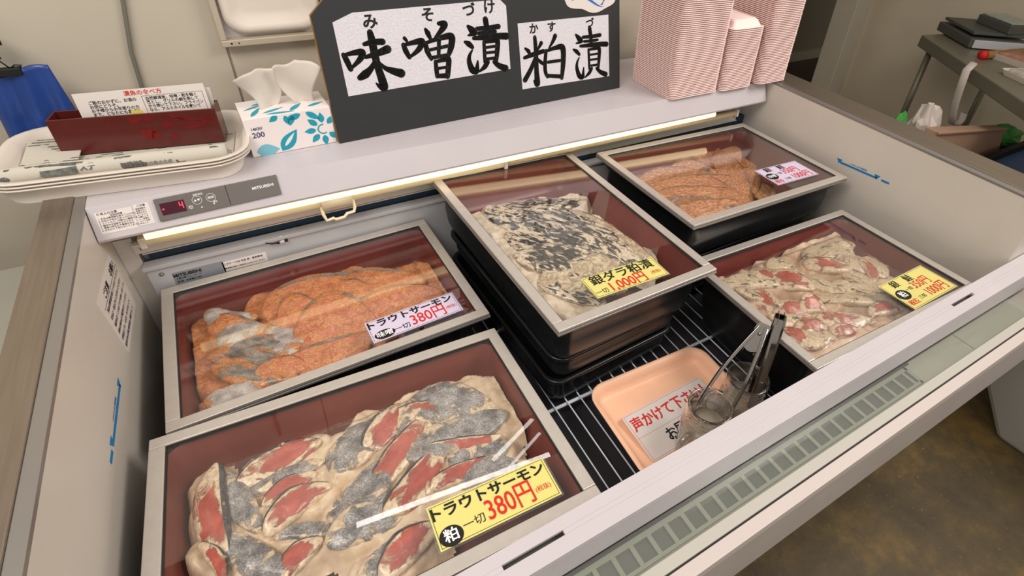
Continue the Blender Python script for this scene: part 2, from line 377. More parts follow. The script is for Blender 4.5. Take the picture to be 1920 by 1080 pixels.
# framed hatch on the wall holding a white tray
fr = empty('wall_hatch')
b = MB()
x0, x1, z0, z1 = 0.002, .235, 1.235, 1.62
b.box((x0-.014, 1.628, z0-.016), (x1+.02, 1.66, z0)); b.box((x0-.014, 1.628, z0), (x0, 1.66, z1)); b.box((x1, 1.628, z0), (x1+.02, 1.66, z1))
b.build('hatch_frame', mat('beige_hatch_frame', (190, 178, 158), .45, metal=.3), fr, bevel=.002)
MB().box((x0, 1.655, z0), (x1, 1.662, z1)).build('back_panel', M['panel_white'], fr)
b = MB()
for xx in (.012, .028): b.lathe([(.0, -.0), (.0022, 0)], 8, (0, 0, 0), False)
s = MB(); s.tube([(.010, 1.6275, z0-.008), (.010, 1.629, z0-.008)], .0024, 8); s.tube([(.026, 1.6275, z0-.008), (.026, 1.629, z0-.008)], .0018, 8)
s.build('screw', M['black'], fr)
tag(rebase(fr, (.12, 1.66, z0)), 'beige metal framed hatch on the wall above the tissue box', 'hatch')
def white_tray_relief(cx, cz, w_, h_, y):
    b = MB(); L = []
    for (dw, dy) in ((0, 0), (0, -.016), (-.012, -.019), (-.02, -.016), (-.035, -.004), (-.05, -.004)):
        L.append([(p[0], y+dy, p[1]) for p in rrect(w_+2*dw, h_+2*dw, max(.012, .045+dw*.5), 6, cx, cz)])
    b.loft(L, False, False); n = len(L[0]); b.vf(L[-1], [tuple(range(n))]); b.vf(L[0], [tuple(range(n))]); return b
tag(white_tray_relief(.1185, 1.40, .222, .31, 1.6545).build('plastic_tray', M['white_foam'], smooth=True), 'white plastic tray standing inside the beige wall hatch', 'tray')

# ================================================================ the refrigerated case
XL, XR = -.321, 1.585
case = empty('display_case')
def P(name, mb, mt, parent=case, **k): return mb.build(name, mt, parent, **k)
P('side_wall', MB().prism([(.21, 1.045), (.21, .66), (.42, .64), (.42, .10), (1.60, .10), (1.60, 1.045)], 'x', XL-.064, XL), M['panel'], bevel=.003)
P('side_wall', MB().prism([(.353, 1.050), (.353, .66), (.42, .64), (.42, .10), (1.60, .10), (1.60, 1.050)], 'x', XR, XR+.115), M['panel'], bevel=.003)
P('steel_ledge', MB().box((XL-.066, .17, 1.045), (XL-.017, 1.62, 1.0545)), M['stainless'], bevel=.002)
P('steel_ledge', MB().box((XR+.02, .345, 1.050), (XR+.118, 1.62, 1.0585)), M['stainless'], bevel=.002)
P('ledge_trim', MB().box((XL-.017, .17, 1.043), (XL+.0015, 1.60, 1.0515)), M['alu_dark'], bevel=.001)
P('ledge_trim', MB().box((XR-.0015, .345, 1.048), (XR+.02, 1.60, 1.0555)), M['alu_dark'], bevel=.001)
P('rear_wall', MB().box((XL, 1.35, .12), (XR, 1.62, .975)), M['grey_rear'])
P('case_body', MB().box((XL-.06, .42, .08), (XR+.10, 1.60, .50)), M['bumper_grey'], bevel=.004)
P('case_foot', MB().box((XL, .45, 0), (XR, 1.5, .08)), M['black'])
P('well_floor', MB().box((XL, .35, .50), (XR, 1.35, .535)), M['well'])
# rear shelf
ZS = 1.05
b = MB().prism([(1.258, ZS), (1.232, .988), (1.234, .982), (1.262, .980), (1.63, .975), (1.63, ZS)], 'x', XL+.002, 1.572)
b.box((XL+.002, 1.338, ZS), (1.572, 1.3392, ZS+.0006))
P('rear_shelf', b, M['panel_white'], bevel=.0015)
U = Vector((1, 0, 0)); V = (Vector((0, 1.258, 1.05))-Vector((0, 1.232, .988))).normalized()
FS = frame(Vector((XL, 1.232, .988)), U, V)         # sloped front face of the shelf
cp = P('control_panel', plate(MB(), [(.109, .0135), (.337, .0195), (.3372, .064), (.110, .0605)], 0, .0045), M['control'], M=FS, bevel=.001)
def on(F, dz=0): return F @ Matrix.Translation((0, 0, dz))
sub = lambda name, mb, mt, F, par=cp: mb.build(name, mt, par, M=par.matrix_local.inverted() @ F)
FI = Matrix.Translation((0, 0, .0046))
plate(MB(), rect(.1175, .0255, .1592, .0498), 0, .0012).build('display_window', M['display'], cp, M=FI)
plate(MB(), rect(.2372, .0195, .2380, .0628), 0, .0006).build('seam', M['black'], cp, M=FI)
b = MB()                                            # the digit 4 on the display
for r in (rect(.1497, .0395, .1512, .0465), rect(.1497, .0385, .1562, .0400), rect(.1548, .0325, .1563, .0465)): plate(b, r, 0, .0006)
plate(b, [(.1195, .0375), (.1215, .0395), (.1235, .0375), (.1215, .0355)], 0, .0006)
b.build('lit_digit', M['led'], cp, M=on(FI, .0013))
b = MB()
for (cx, cy, r) in ((.1815, .0425, .0085), (.2067, .0425, .0085), (.1675, .0305, .0032)):
    pts = [(cx+math.cos(a*math.pi/12)*r, cy+math.sin(a*math.pi/12)*r, .0006) for a in range(24)]
    b.tube(pts, .0004, 4, closed=True)
for (cx, cy) in ((.186, .0265), (.209, .029)): plate(b, rect(cx-.0012, cy-.0012, cx+.0012, cy+.0012), 0, .0006)
b.build('button_marks', M['white_ink'], cp, M=FI)
text('logo_lettering', 'MITSUBISHI', .0085, M['white_ink'], cp, FI, .306, .044, .02, .03)
join_text(cp, 'button_lettering', [('℃', .007, .1675, .0305, .02, 1, 'CENTER'), ('▲▼', .006, .1815, .0425, .01, 1, 'CENTER'), ('照明', .006, .2067, .0425, .01, 1, 'CENTER'), ('温度設定', .0045, .186, .054, .01, 1, 'CENTER'), ('霜取', .004, .212, .0325, .01, 1, 'CENTER')], M['white_ink'], FI)
plate(MB(), rect(.012, .0118, .0712, .0550), 0, .0006).build('instruction_label', M['white_card'], case, M=FS)
plate(MB(), rect(.0745, .0135, .1000, .0572), 0, .0006).build('notice_label', M['white_card'], case, M=FS)
join_text(case, 'label_lettering', [('使用上の注意', .0055, .015, .0512, .03, 1, 'LEFT'), ('取扱説明書', .004, .045, .046, .01, 1, 'CENTER')] +
          [(q, .0042, .0145, .0415-.0046*i, .012, .98, 'LEFT') for i, q in enumerate(['1. 食品は積荷線を超えて入れない', '2. 吹出口や吸込口をふさがない', '3. ナイトカバーは静かに開閉する', '4. 霜取中は温度が上がります', '5. 清掃の時は必ず電源を切る', '6. 水をかけて洗わないでください'])] +
          [('ご注意', .005, .087, .0535, .03, 1, 'CENTER')] + [(q, .0036, .0765, .0478-.0043*i, .012, .95, 'LEFT') for i, q in enumerate(['温度調節は', '係員が行い', '設定を変え', 'ないように', 'お願いしま', 'す。夜間は', 'カバーを閉', 'めること'])], M['ink'], on(FS, .0004))
# night blind roll and rails, scaled about the camera; lamp under the shelf
P('shelf_lamp', MB().tube([(-.25, 1.251, .9695), (1.345, 1.251, .9695)], .0108, 14), M['lamp'], smooth=True)
nb = P('night_blind', MB().tube([(-0.2568, 1.275, 0.9417), (0.5744, 1.275, 0.9417)], .0125, 16), M['cream'], smooth=True)
MB().tube([(0.5786, 1.275, 0.9417), (1.4778, 1.275, 0.9417)], .0098, 14).build('blind_core', mat('beige_woven_core', (206, 186, 144), .5, var=.2, vscale=200, bump=.5, bscale=200), nb, smooth=True)
MB().loft([[(x, 1.262+.0185*math.cos(a*math.pi/10), .9535+.0235*math.sin(a*math.pi/10)) for a in range(20)] for x in (.091, .160)], False, True).build('blind_sleeve', M['cream'], nb, smooth=True)
for q in (((0.5723, 1.2609, 0.9276), (0.5827, 1.2892, 0.9558)), ((-0.2683, 1.263, 0.9286), (-0.2568, 1.2892, 0.9548)), ((1.4757, 1.263, 0.9296), (1.4841, 1.2892, 0.9558))):
    MB().box(*q).build('blind_bracket', M['rail'], nb, bevel=.0015)
hd = MB().tube([(0.0901, 1.2624, 0.937), (0.0901, 1.2546, 0.9192), (0.0943, 1.2504, 0.9034), (0.1101, 1.2483, 0.9076), (0.1142, 1.2483, 0.9024), (0.1342, 1.2483, 0.9034), (0.1425, 1.2483, 0.9118), (0.1593, 1.2504, 0.9118), (0.1635, 1.2546, 0.9223), (0.1625, 1.2624, 0.9391)], .0040, 8)
hd.build('blind_handle', M['cream'], nb, smooth=True)
b = MB().box((-0.2887, 1.297, 0.8985), (1.5126, 1.3078, 0.9272)); b.box((-0.2887, 1.2925, 0.9175), (1.5126, 1.297, 0.9255))
P('upper_rail', b, M['rail'], bevel=.001)
P('rail_groove', MB().box((-0.2824, 1.312, 0.8911), (1.5179, 1.3269, 0.8985)), M['alu_dark'])
P('rail_lip', MB().box((-0.2781, 1.2961, 0.8949), (1.5179, 1.3163, 0.8973)), M['rail'])
P('air_outlet', MB().box((-0.2739, 1.3216, 0.8635), (XR, 1.3396, 0.8949)), M['dark_blue'])
P('rear_panel', MB().box((-0.2866, 1.2929, 0.5642), (XR-.004, 1.3163, 0.8641)).box((-0.2898, 1.2865, 0.8556), (XR-.004, 1.3014, 0.8651)), M['grey_rear'], bevel=.001)
P('panel_bracket', MB().box((-0.3205, 1.3163, 0.5642), (-0.2882, 1.38, 0.9304)), M['panel'])
for (x, y, z, r) in ((-.2617, 1.2922, .837, .0051), (-.2739, 1.2905, .914, .0032), (1.4946, 1.2905, .914, .0032)):
    P('rail_screw', MB().tube([(x, y, z), (x, y-.003, z)], [r, r*.6], 10), M['chrome'], smooth=True)
FR = frame(Vector((-0.2866, 1.2927, 0.7871)), U, (0, 0, 1))
lab = plate(MB(), rect(.0425, .0133, .143, .0456), 0, .0006).build('rating_label', M['label_grey'], case, M=FR)
join_text(lab, 'rating_lettering', [('MITSUBISHI', .0115, .043, .0365, .04, .95, 'LEFT'), ('三菱冷蔵ショーケース', .0055, .046, .0275, .01, .9, 'LEFT'), ('形名', .0065, .046, .0185, .03, 1, 'LEFT'), ('定格電圧 100V', .005, .063, .0185, .01, 1, 'LEFT')], M['ink'], on(I4, .0006))
lab = plate(MB(), rect(.1400, .0148, .2335, .0425), 0, .0006).build('warning_label', M['white_card'], case, M=FR)
join_text(lab, 'warning_lettering', [('このケースは 食品 用・販売専用', .0062, .1425, .0345, .03, .92, 'LEFT'), ('積荷線を超えて商品を入れないでください', .0045, .1425, .0225, .01, 1, 'LEFT')], M['ink'], on(I4, .0006))
hk = MB().tube([(-0.0488, 1.2921, 0.8604), (-0.0456, 1.2865, 0.8572), (-0.034, 1.2844, 0.8524), (-0.0212, 1.2844, 0.8513)], .0018, 6)
hk.tube([(-0.0234, 1.2839, 0.8513), (-0.017, 1.2839, 0.8513)], .0032, 8); hk.tube([(-0.0064, 1.2839, 0.8529), (0.0011, 1.2839, 0.8535)], .0038, 8)
hk2 = P('sensor_clip', hk, M['black'], smooth=True)
b = MB().tube([(-0.017, 1.2839, 0.8513), (-0.0064, 1.2839, 0.8529)], .004, 8); b.tube([(-0.0117, 1.2921, 0.8625), (-0.0117, 1.2876, 0.8625)], .0045, 10)
b.build('white_clip', M['panel_white'], hk2, smooth=True)
# front of the case, coordinates scaled about the camera
XE = XR+.115
P('inner_front_wall', MB().box((XL, 0.3129, 0.5131), (XE, 0.3501, 0.856)), M['panel'])
b = MB(); SL = ((.134, .231), (1.270, 1.362))
b.box((XL, 0.301, 0.8735), (XE, 0.3242, 0.88)); b.box((XL, 0.3318, 0.8735), (XE, 0.3512, 0.88))
xs = [XL, SL[0][0], SL[0][1], SL[1][0], SL[1][1], XE]
for i in (0, 2, 4): b.box((xs[i], 0.3242, 0.8735), (xs[i+1], 0.3318, 0.88))
b.box((XL, 0.301, 0.8131), (XE, 0.3059, 0.8735))
P('front_cap', b, M['panel_white'], bevel=.0006)
for q in SL: P('slot_recess', MB().box((q[0]-.01, 0.3194, 0.858), (q[1]+.01, 0.3366, 0.863)), M['dark_grey'])
P('channel_floor', MB().box((XL, 0.2439, 0.7958), (XE, 0.301, 0.8007)), M['greenish'])
P('channel_gap', MB().box((XL, 0.2962, 0.8007), (1.1006, 0.3008, 0.8034)), M['black'])
g = P('air_intake_grille', MB().box((XL, 0.2492, 0.801), (1.079, 0.2951, 0.8023)), M['grille_hole'])
b = MB(); b.box((XL, 0.2492, 0.8023), (1.079, 0.2552, 0.8057)); b.box((XL, 0.2865, 0.8023), (1.079, 0.2951, 0.8057))
x = .3323-.0346*19
while x < 1.07:
    if x > XL: b.box((x-.0038, 0.2552, 0.8023), (x+.0038, 0.2865, 0.8057))
    x += .0346
b.box((1.0725, 0.2492, 0.8023), (1.0812, 0.2951, 0.8057))
b.build('grille_bars', M['grille'], g)
P('channel_seam', MB().box((1.2872, 0.246, 0.8007), (1.2905, 0.3, 0.8023)), M['grille'])
P('channel_cover', MB().box((XL, 0.2444, 0.8082), (1.543, 0.3005, 0.8098)), sheet_glass('clear_channel_cover', (.95, .97, .93), .6, .1, .05, veil=.05))
P('inner_rail', MB().box((XL, 0.225, 0.7958), (1.5861, 0.2439, 0.8114)), mat('pale_green_white_rail', (180, 176, 166), .4), bevel=.001)
P('rail_gap', MB().box((XL, 0.2217, 0.7958), (XE, 0.225, 0.8044)), M['black'])
P('front_rail', MB().box((XL, 0.2002, 0.7882), (XE, 0.2217, 0.8114)), M['bumper'], bevel=.0015)
P('front_skirt', MB().prism([(.2018, .7915), (.2007, .6588), (.2072, .6588), (.2158, .7915)], 'x', XL, XR+.28), M['bumper_grey'], bevel=.001)
P('base_fascia', MB().box((XL-.06, 0.3938, 0.5131), (XR+.10, 0.4014, 0.6588)).box((XL-.06, 0.205, 0.6512), (XR+.1, 0.4014, 0.6588)), M['bumper_grey'])
P('corner_bracket', MB().box((1.5699, 0.2115, 0.8114), (1.6509, 0.2568, 0.8292)).box((1.5915, 0.205, 0.7936), (1.6509, 0.2158, 0.8368)), mat('taupe_bracket', (150, 134, 120), .5), bevel=.002)
P('skirt_slot', MB().box((1.4674, 0.1999, 0.7785), (1.5538, 0.2023, 0.785)), M['black'])
# load line stickers and the warning plate on the side walls
def arrow_sticker(Fr, L, name, flip=False):
    b = MB()
    plate(b, rect(.012, -.0032, L-.012, .0032), 0, .0005)
    for x in (.008, L-.012): plate(b, [(x, -.005), (x+.010, .010), (x-.010, .010)], 0, .0005)
    plate(b, rect(-.032, -.0032, -.006, .0032) if flip else rect(L+.004, -.0032, L+.03, .0032), 0, .0005)
    o = b.build(name, M['blue_ink'], case, M=Fr)
    join_text(o, 'sticker_lettering', [('LOAD LINE 積荷線', .007, L/2, .0085, .01, 1, 'CENTER')], M['blue_ink'], I4)
    return o
arrow_sticker(frame(Vector((XL+.0003, .800, .869)), (0, 1, -.085), (0, 0, 1)), .165, 'load_line_sticker', True)
arrow_sticker(frame(Vector((XR-.0003, .905, .905)), (0, -1, .07), (0, 0, 1)), .155, 'load_line_sticker')
st = MB()
pts = [(1.258, .801), (1.257, .940), (1.058, .965), (1.070, .826)]
st.prism(pts, 'x', XL+.0001, XL+.0008)
st = st.build('caution_plate', M['white_card'], case)
# the plate's lines run along y (towards the front)
FT = frame(Vector((XL+.0009, 1.060, .826)), (0, 1, -.125), (0, .0, 1))
items = [('ご注意', .018, .035, .118, .05, 1, 'LEFT'), ('お願い', .018, .125, .118, .05, 1, 'LEFT')]
rows = ['商品は積荷線を超えて入れないでください', '吹出口・吸込口をふさがないでください', '電源を抜くときはプラグを持って抜くこと', '掃除の時は必ず電源を切ってください', '可燃性スプレーを近くで使わないこと', '異常がある時は販売店に連絡すること']
items += [(q, .0092, .012, .098-.0165*i, .02, .98, 'LEFT') for i, q in enumerate(rows)]
items += [('⚠', .016, .006, .085, .01, 1, 'LEFT')]
join_text(st, 'caution_lettering', items[:-1], M['ink'], FT)
b = MB()
for yy in (.108,): b.box((.004, yy-.0004, 0), (.19, yy+.0004, .0004))
b.build('ruled_line', M['ink'], st, M=FT)
tag(rebase(case, (.63, .9, 0)), 'white refrigerated fish display case with steel side ledges, rear shelf and slotted front', 'display case')

# neighbouring cabinet at the far left and bin at the right
nb_ = MB().prism([(-.72, .05), (-.44, .05), (-.44, .9), (-.72, .9)], 'y', -.2, 1.36)
tag(nb_.build('side_cabinet', mat('grey_green_cabinet', (150, 148, 136), .5), bevel=.01), 'grey cabinet standing left of the display case beside its steel ledge', 'cabinet')
b = MB()
b.loft([[(2.045, .185, 0), (2.09, -.35, 0), (2.72, -.35, 0), (2.72, .185, 0)], [(2.00, .30, .2), (2.05, -.42, .2), (2.76, -.42, .2), (2.76, .30, .2)], [(1.93, .48, .6), (1.98, -.5, .6), (2.85, -.5, .6), (2.85, .48, .6)]], False, True)
tag(b.build('storage_bin', mat('pale_grey_plastic', (164, 162, 154), .5), smooth=False, bevel=.02), 'large pale grey plastic bin standing on the floor right of the display case', 'bin')

# ================================================================ wire rack
rk = MB()
ZR = .584  # rack, containers, lids and peach tray scaled about the camera
for i in range(53):
    x = -.31+.0354*i+.0078
    rk.tube([(x, .356, ZR), (x, 1.285, ZR)], .0019, 6)
for y in (.436, .713, 1.013, 1.265):
    rk.tube([(-.315, y, ZR-.0064), (1.58, y, ZR-.0064)], .0046, 8)
for x in (-.28, .3, .9, 1.5):
    for y in (.436, 1.265): rk.box((x-.004, y-.004, .5345), (x+.004, y+.004, ZR-.006))
tag(rk.build('wire_rack', M['white_wire'], smooth=True), 'white coated wire rack on the case floor under the black containers', 'rack')
# ================================================================ containers, lids, price cards
LIDS={
 't1':dict(pos=(0.0345,1.0649,0.8152),rot=(-0.0210,-0.0139,0.0142),W=0.61,D=0.4357,tag=(0.1589,-0.1450,0.2075,0.0760,0.0261)),
 't2':dict(pos=(0.0204,0.5830,0.8514),rot=(-0.0495,0.0252,-0.0210),W=0.61,D=0.4404,tag=(0.1522,-0.1463,0.2032,0.0819,-0.0164)),
 't3':dict(pos=(0.5998,0.9737,0.9253),rot=(0.0218,0.0490,0.0509),W=0.645,D=0.4373,tag=(0.0058,-0.2462,0.2169,0.0792,-0.0314)),
 't4':dict(pos=(1.2011,1.0354,0.9117),rot=(-0.0076,0.0355,0.0210),W=0.645,D=0.4448,tag=(0.1629,-0.1159,0.2037,0.1104,-0.0217)),
 't5':dict(pos=(1.1930,0.5819,0.8166),rot=(-0.0441,-0.0062,-0.0371),W=0.61,D=0.4326,tag=(0.1633,-0.1380,0.1966,0.1106,0.0363)),
}
FISH={  # slice positions, like the lid card positions, taken from image pixels
 't2':[ ('F',-0.181,0.109,-0.083,0.134,0.033),('S',-0.173,0.088,-0.082,0.091,0.022),('F',-0.152,0.056,-0.095,0.071,0.020),('F',-0.154,0.010,-0.081,0.038,0.031),('S',-0.139,-0.013,-0.076,-0.044,0.015),('F',-0.143,-0.077,-0.104,-0.051,0.022),('F',-0.236,0.138,-0.230,0.012,0.035),('S',-0.207,0.119,-0.178,0.023,0.023),('S',-0.252,0.020,-0.177,-0.068,0.029),('F',-0.247,0.014,-0.225,-0.044,0.010),('S',0.121,0.135,0.253,0.102,0.075),('F',0.013,0.088,0.074,0.139,0.040),('F',0.078,0.124,0.166,0.097,0.033),('F',0.004,0.005,0.097,0.084,0.033),('S',-0.044,0.080,0.021,0.140,0.056),('S',0.100,0.042,0.260,0.037,0.057),('F',0.019,-0.053,0.105,0.010,0.039),('S',-0.057,-0.024,0.010,0.028,0.051),('S',0.134,-0.015,0.214,-0.029,0.035),('F',0.091,-0.042,0.181,-0.050,0.021),('S',-0.072,-0.054,0.007,-0.062,0.040),('F',-0.018,-0.149,0.055,-0.123,0.033),('S',-0.040,-0.133,0.028,-0.104,0.031),('S',0.137,-0.058,0.214,-0.074,0.028),('F',0.115,0.019,0.203,-0.008,0.016) ],
 't1':[ ('M',-0.274,0.103,-0.210,0.047,0.048),('S',-0.245,0.132,-0.175,0.085,0.039),('G',-0.273,0.047,-0.149,-0.053,0.042),('G',-0.260,-0.006,-0.152,-0.102,0.039),('G',-0.262,-0.054,-0.154,-0.138,0.034),('S',-0.258,-0.132,-0.182,-0.132,0.040),('S',-0.198,0.072,-0.147,0.024,0.063),('S',-0.139,-0.053,-0.069,-0.028,0.091),('M',-0.160,-0.113,-0.085,-0.119,0.048),('M',-0.098,0.146,0.081,0.122,0.116),('M',0.065,0.123,0.250,0.052,0.103),('M',0.076,-0.032,0.250,-0.036,0.078),('M',-0.062,-0.032,0.073,-0.057,0.127),('M',-0.081,-0.121,0.047,-0.126,0.072),('M',-0.091,0.037,-0.019,0.036,0.078),('M',-0.036,0.074,0.109,0.029,0.074) ],
 't3':[ ('K',-0.149,0.146,0.040,-0.066,0.077),('K',-0.086,0.169,0.129,0.129,0.067),('K',-0.156,0.035,-0.015,-0.144,0.068),('K',-0.164,-0.030,-0.109,-0.153,0.059),('K',0.025,0.141,0.126,-0.143,0.092),('K',0.046,-0.022,0.110,-0.162,0.073),('K',-0.156,-0.152,-0.101,-0.252,0.062),('P',-0.161,-0.135,-0.075,-0.222,0.060),('P',-0.111,-0.121,0.033,-0.167,0.043),('P',-0.010,-0.121,0.042,-0.163,0.047),('P',0.104,0.063,0.138,-0.166,0.047),('K',-0.070,0.061,0.048,-0.106,0.066) ],
 't4':[ ('M',-0.216,0.101,-0.033,0.045,0.058),('M',-0.241,0.039,0.023,-0.023,0.058),('M',-0.236,-0.013,-0.016,-0.100,0.062),('M',-0.237,-0.097,-0.075,-0.132,0.054),('G',-0.008,0.139,-0.024,0.019,0.066),('M',0.144,0.126,-0.026,-0.135,0.069),('P',0.073,-0.055,0.060,-0.144,0.075),('M',-0.063,0.014,-0.044,-0.127,0.081),('M',0.129,0.172,0.156,0.109,0.102),('M',0.179,0.087,0.060,-0.093,0.048),('G',-0.263,-0.039,-0.115,-0.134,0.044),('M',-0.093,0.104,0.014,0.059,0.063) ],
 't5':[ ('F',-0.134,0.135,-0.061,0.081,0.047),('F',-0.114,0.091,-0.040,0.030,0.054),('F',-0.201,0.072,-0.205,0.007,0.036),('F',-0.166,-0.006,-0.119,-0.029,0.042),('F',-0.123,-0.027,-0.080,-0.049,0.042),('F',-0.193,-0.081,-0.140,-0.101,0.034),('F',-0.112,-0.123,-0.027,-0.173,0.036),('F',-0.121,-0.160,-0.078,-0.179,0.025),('F',0.040,0.095,0.115,0.035,0.042),('F',0.024,-0.145,0.090,-0.165,0.028),('S',-0.227,0.140,-0.120,0.086,0.036),('S',-0.215,0.094,-0.167,0.010,0.036),('S',0.144,0.112,0.174,0.059,0.081),('S',0.179,0.057,0.154,-0.001,0.052),('S',0.205,0.026,0.184,-0.033,0.055),('S',0.076,0.184,0.218,0.174,0.065),('S',-0.234,-0.148,-0.175,-0.184,0.049),('S',0.106,0.022,0.124,-0.061,0.037),('S',0.039,-0.010,0.124,-0.092,0.035),('S',-0.043,-0.023,0.093,-0.115,0.035),('S',-0.070,0.154,-0.012,0.134,0.038),('F',-0.232,-0.074,-0.224,-0.129,0.030),('F',0.184,0.027,0.142,-0.038,0.017),('S',-0.182,-0.132,-0.147,-0.137,0.021),('S',0.062,-0.107,0.121,-0.144,0.031),('S',-0.017,0.050,0.011,-0.028,0.036),('S',-0.222,-0.026,-0.169,-0.053,0.027) ],
}

NAMES = {'t1': 'rear left', 't2': 'front left', 't3': 'raised middle', 't4': 'rear right', 't5': 'front right'}
PORT = {'t3'}
def lidM(k):
    d = LIDS[k]; e = Euler(d['rot'], 'XYZ').to_matrix().to_4x4()
    return Matrix.Translation(d['pos']) @ e
def lid_dims(k):
    d = LIDS[k]; return (d['D'], d['W']) if k in PORT else (d['W'], d['D'])
def make_lid(k, what):
    W_, D_ = lid_dims(k); d = LIDS[k]
    r = empty('container_lid', d['pos'], d['rot'])
    tag(r, 'aluminium framed glass lid on the %s container of %s' % (NAMES[k], what), 'lid', 'framed glass lids over the fish')
    bw = .0225; t = .006; gp = .0005
    b = MB(); w2, d2 = W_/2, D_/2
    b.box((-w2, -d2, -t), (w2, -d2+bw, 0)); b.box((-w2, d2-bw, -t), (w2, d2, 0))
    b.box((-w2, -d2+bw+gp, -t), (-w2+bw, d2-bw-gp, 0)); b.box((w2-bw, -d2+bw+gp, -t), (w2, d2-bw-gp, 0))
    b.build('lid_frame', M['alu'], r, bevel=.0014)
    b = MB(); e = .0015
    b.box((-w2-e, -d2-e, -.0135), (w2+e, -d2+.004, -.0085)); b.box((-w2-e, d2-.004, -.0135), (w2+e, d2+e, -.0085))
    b.box((-w2-e, -d2+.004, -.0135), (-w2+.004, d2-.004, -.0085)); b.box((w2-.004, -d2+.004, -.0135), (w2+e, d2-.004, -.0085))
    b.box((-w2+.002, -d2+.002, -.0090), (w2-.002, -d2+.005, -.0055)); b.box((-w2+.002, d2-.005, -.0090), (w2-.002, d2-.002, -.0055))
    b.box((-w2+.002, -d2+.005, -.0090), (-w2+.005, d2-.005, -.0055)); b.box((w2-.005, -d2+.005, -.0090), (w2-.002, d2-.005, -.0055))
    b.build('lid_rim', M['alu_dark'], r, bevel=.0008)
    b = MB(); i0 = bw-.0005; i1 = bw+.002
    b.box((-w2+i0, -d2+i0, -.009), (w2-i0, -d2+i1, -.003)); b.box((-w2+i0, d2-i1, -.009), (w2-i0, d2-i0, -.003))
    b.box((-w2+i0, -d2+i1, -.009), (-w2+i1, d2-i1, -.003)); b.box((w2-i1, -d2+i1, -.009), (w2-i0, d2-i1, -.003))
    b.build('glass_gasket', M['rubber'], r)
    MB().box((-w2+bw-.002, -d2+bw-.002, -.0065), (w2-bw+.002, d2-bw+.002, -.0045)).build('glass_pane', M['pane'], r)
    return r
def bin_mesh(W_, D_, z0, z1, parent, taper=.016, liner=True):
    """open tapered container, rounded corners, rim, black outside; returns objects"""
    W_ -= .022; D_ -= .022; r = .038; H = z1-z0
    L = [[(p[0], p[1], z) for p in rrect(W_-2*ins, D_-2*ins, max(.012, r-ins*.5), 6)] for ins, z in
         ((taper+.016, z0), (taper+.004, z0+.006), (taper, z0+.018), (taper*.6, z0+H*.5), (.012, z1-.030), (.004, z1-.022), (.002, z1-.012), (-.004, z1-.010), (-.004, z1-.002), (0, z1), (.006, z1-.001))]
    b = MB(); b.loft(L, False, False); n = len(L[0]); b.vf(L[0], [tuple(range(n))])
    o = b.build('outer_shell', M['black_plastic'], parent, smooth=True)
    b = MB(); L = [[(p[0], p[1], z) for p in rrect(W_-2*ins, D_-2*ins, max(.012, r-ins*.5), 6)] for ins, z in
                   ((.006, z1-.001), (.012, z1-.012), (.018, z1-.05), (.022, max(z0+.01, z1-.085)), (.034, max(z0+.004, z1-.095)))]
    b.loft(L, False, False); b.vf(L[-1], [tuple(range(n))])
    b.build('inner_lining', M['liner'] if liner else M['black_plastic'], parent, smooth=True)
    return o
WHAT = {'t1': 'orange miso salmon', 't2': 'pale lees salmon', 't3': 'white lees black cod', 't4': 'miso silver salmon', 't5': 'lees silver salmon'}
def make_bins(k):
    W_, D_ = lid_dims(k); d = LIDS[k]; top = -.0135
    floor_z = ZR+.0022
    H = d['pos'][2]+top-floor_z
    if k in ('t3', 't4'):
        hs = .100; r = empty('food_container', d['pos'], d['rot'])
        bin_mesh(W_, D_, top-.125, top, r)
        n = 2; z = floor_z; step = (d['pos'][2]+top-.125-floor_z)/n
        pz = d['pos']
        for i in range(n):
            lr = empty('food_container', (pz[0]+.004*i, pz[1]+.022-.006*i, z+i*step), (0, 0, d['rot'][2]))
            bin_mesh(W_-.030-.008*(1-i), D_-.055+.012*i, 0, step+(-.002 if i < n-1 else -.013), lr, taper=.012, liner=False)
            tag(lr, 'empty black container, %s under the %s container' % ('bottom one' if i == 0 else 'middle one of the stack', NAMES[k]), 'container', 'stacked black containers')
    else:
        r = empty('food_container', d['pos'], d['rot'])
        dip = .5*max(W_*abs(math.sin(d['rot'][1])), 0)+.5*D_*abs(math.sin(d['rot'][0]))
        bin_mesh(W_, D_, -(d['pos'][2]-floor_z)+dip+.001, top, r, taper=.03)
    tag(r, 'black container with dark red inside, holding %s, %s' % (WHAT[k], NAMES[k]), 'container', 'black and red fish containers')
    return r
for k in LIDS: make_bins(k); make_lid(k, WHAT[k])

def card(k, mt, w, h, label, build, cx=None):
    cx, cy, _, _, a = LIDS[k]['tag']
    r = empty('price_card'); r.matrix_basis = lidM(k) @ Matrix.Translation((cx, cy, -.0042)) @ Matrix.Rotation(a, 4, 'Z') @ Matrix.Scale(1.085, 4)
    tag(r, label, 'price card')
    plate(MB(), [(p[0], p[1]) for p in rrect(w, h, .003, 3)], 0, .0012).build('laminate', M['film'], r)
    plate(MB(), rect(-w/2+.003, -h/2+.003, w/2-.003, h/2-.003), .0013, .0017).build('card', mt, r)
    b = MB(); X, Y, t = w/2-.0055, h/2-.0055, .0007
    for q in (rect(-X, -Y, X, -Y+t), rect(-X, Y-t, X, Y), rect(-X, -Y, -X+t, Y), rect(X-t, -Y, X, Y)): plate(b, q, .0017, .0019)
    b.build('border_line', M['ink'], r)
    build(r, Matrix.Translation((0, 0, .0019))); return r
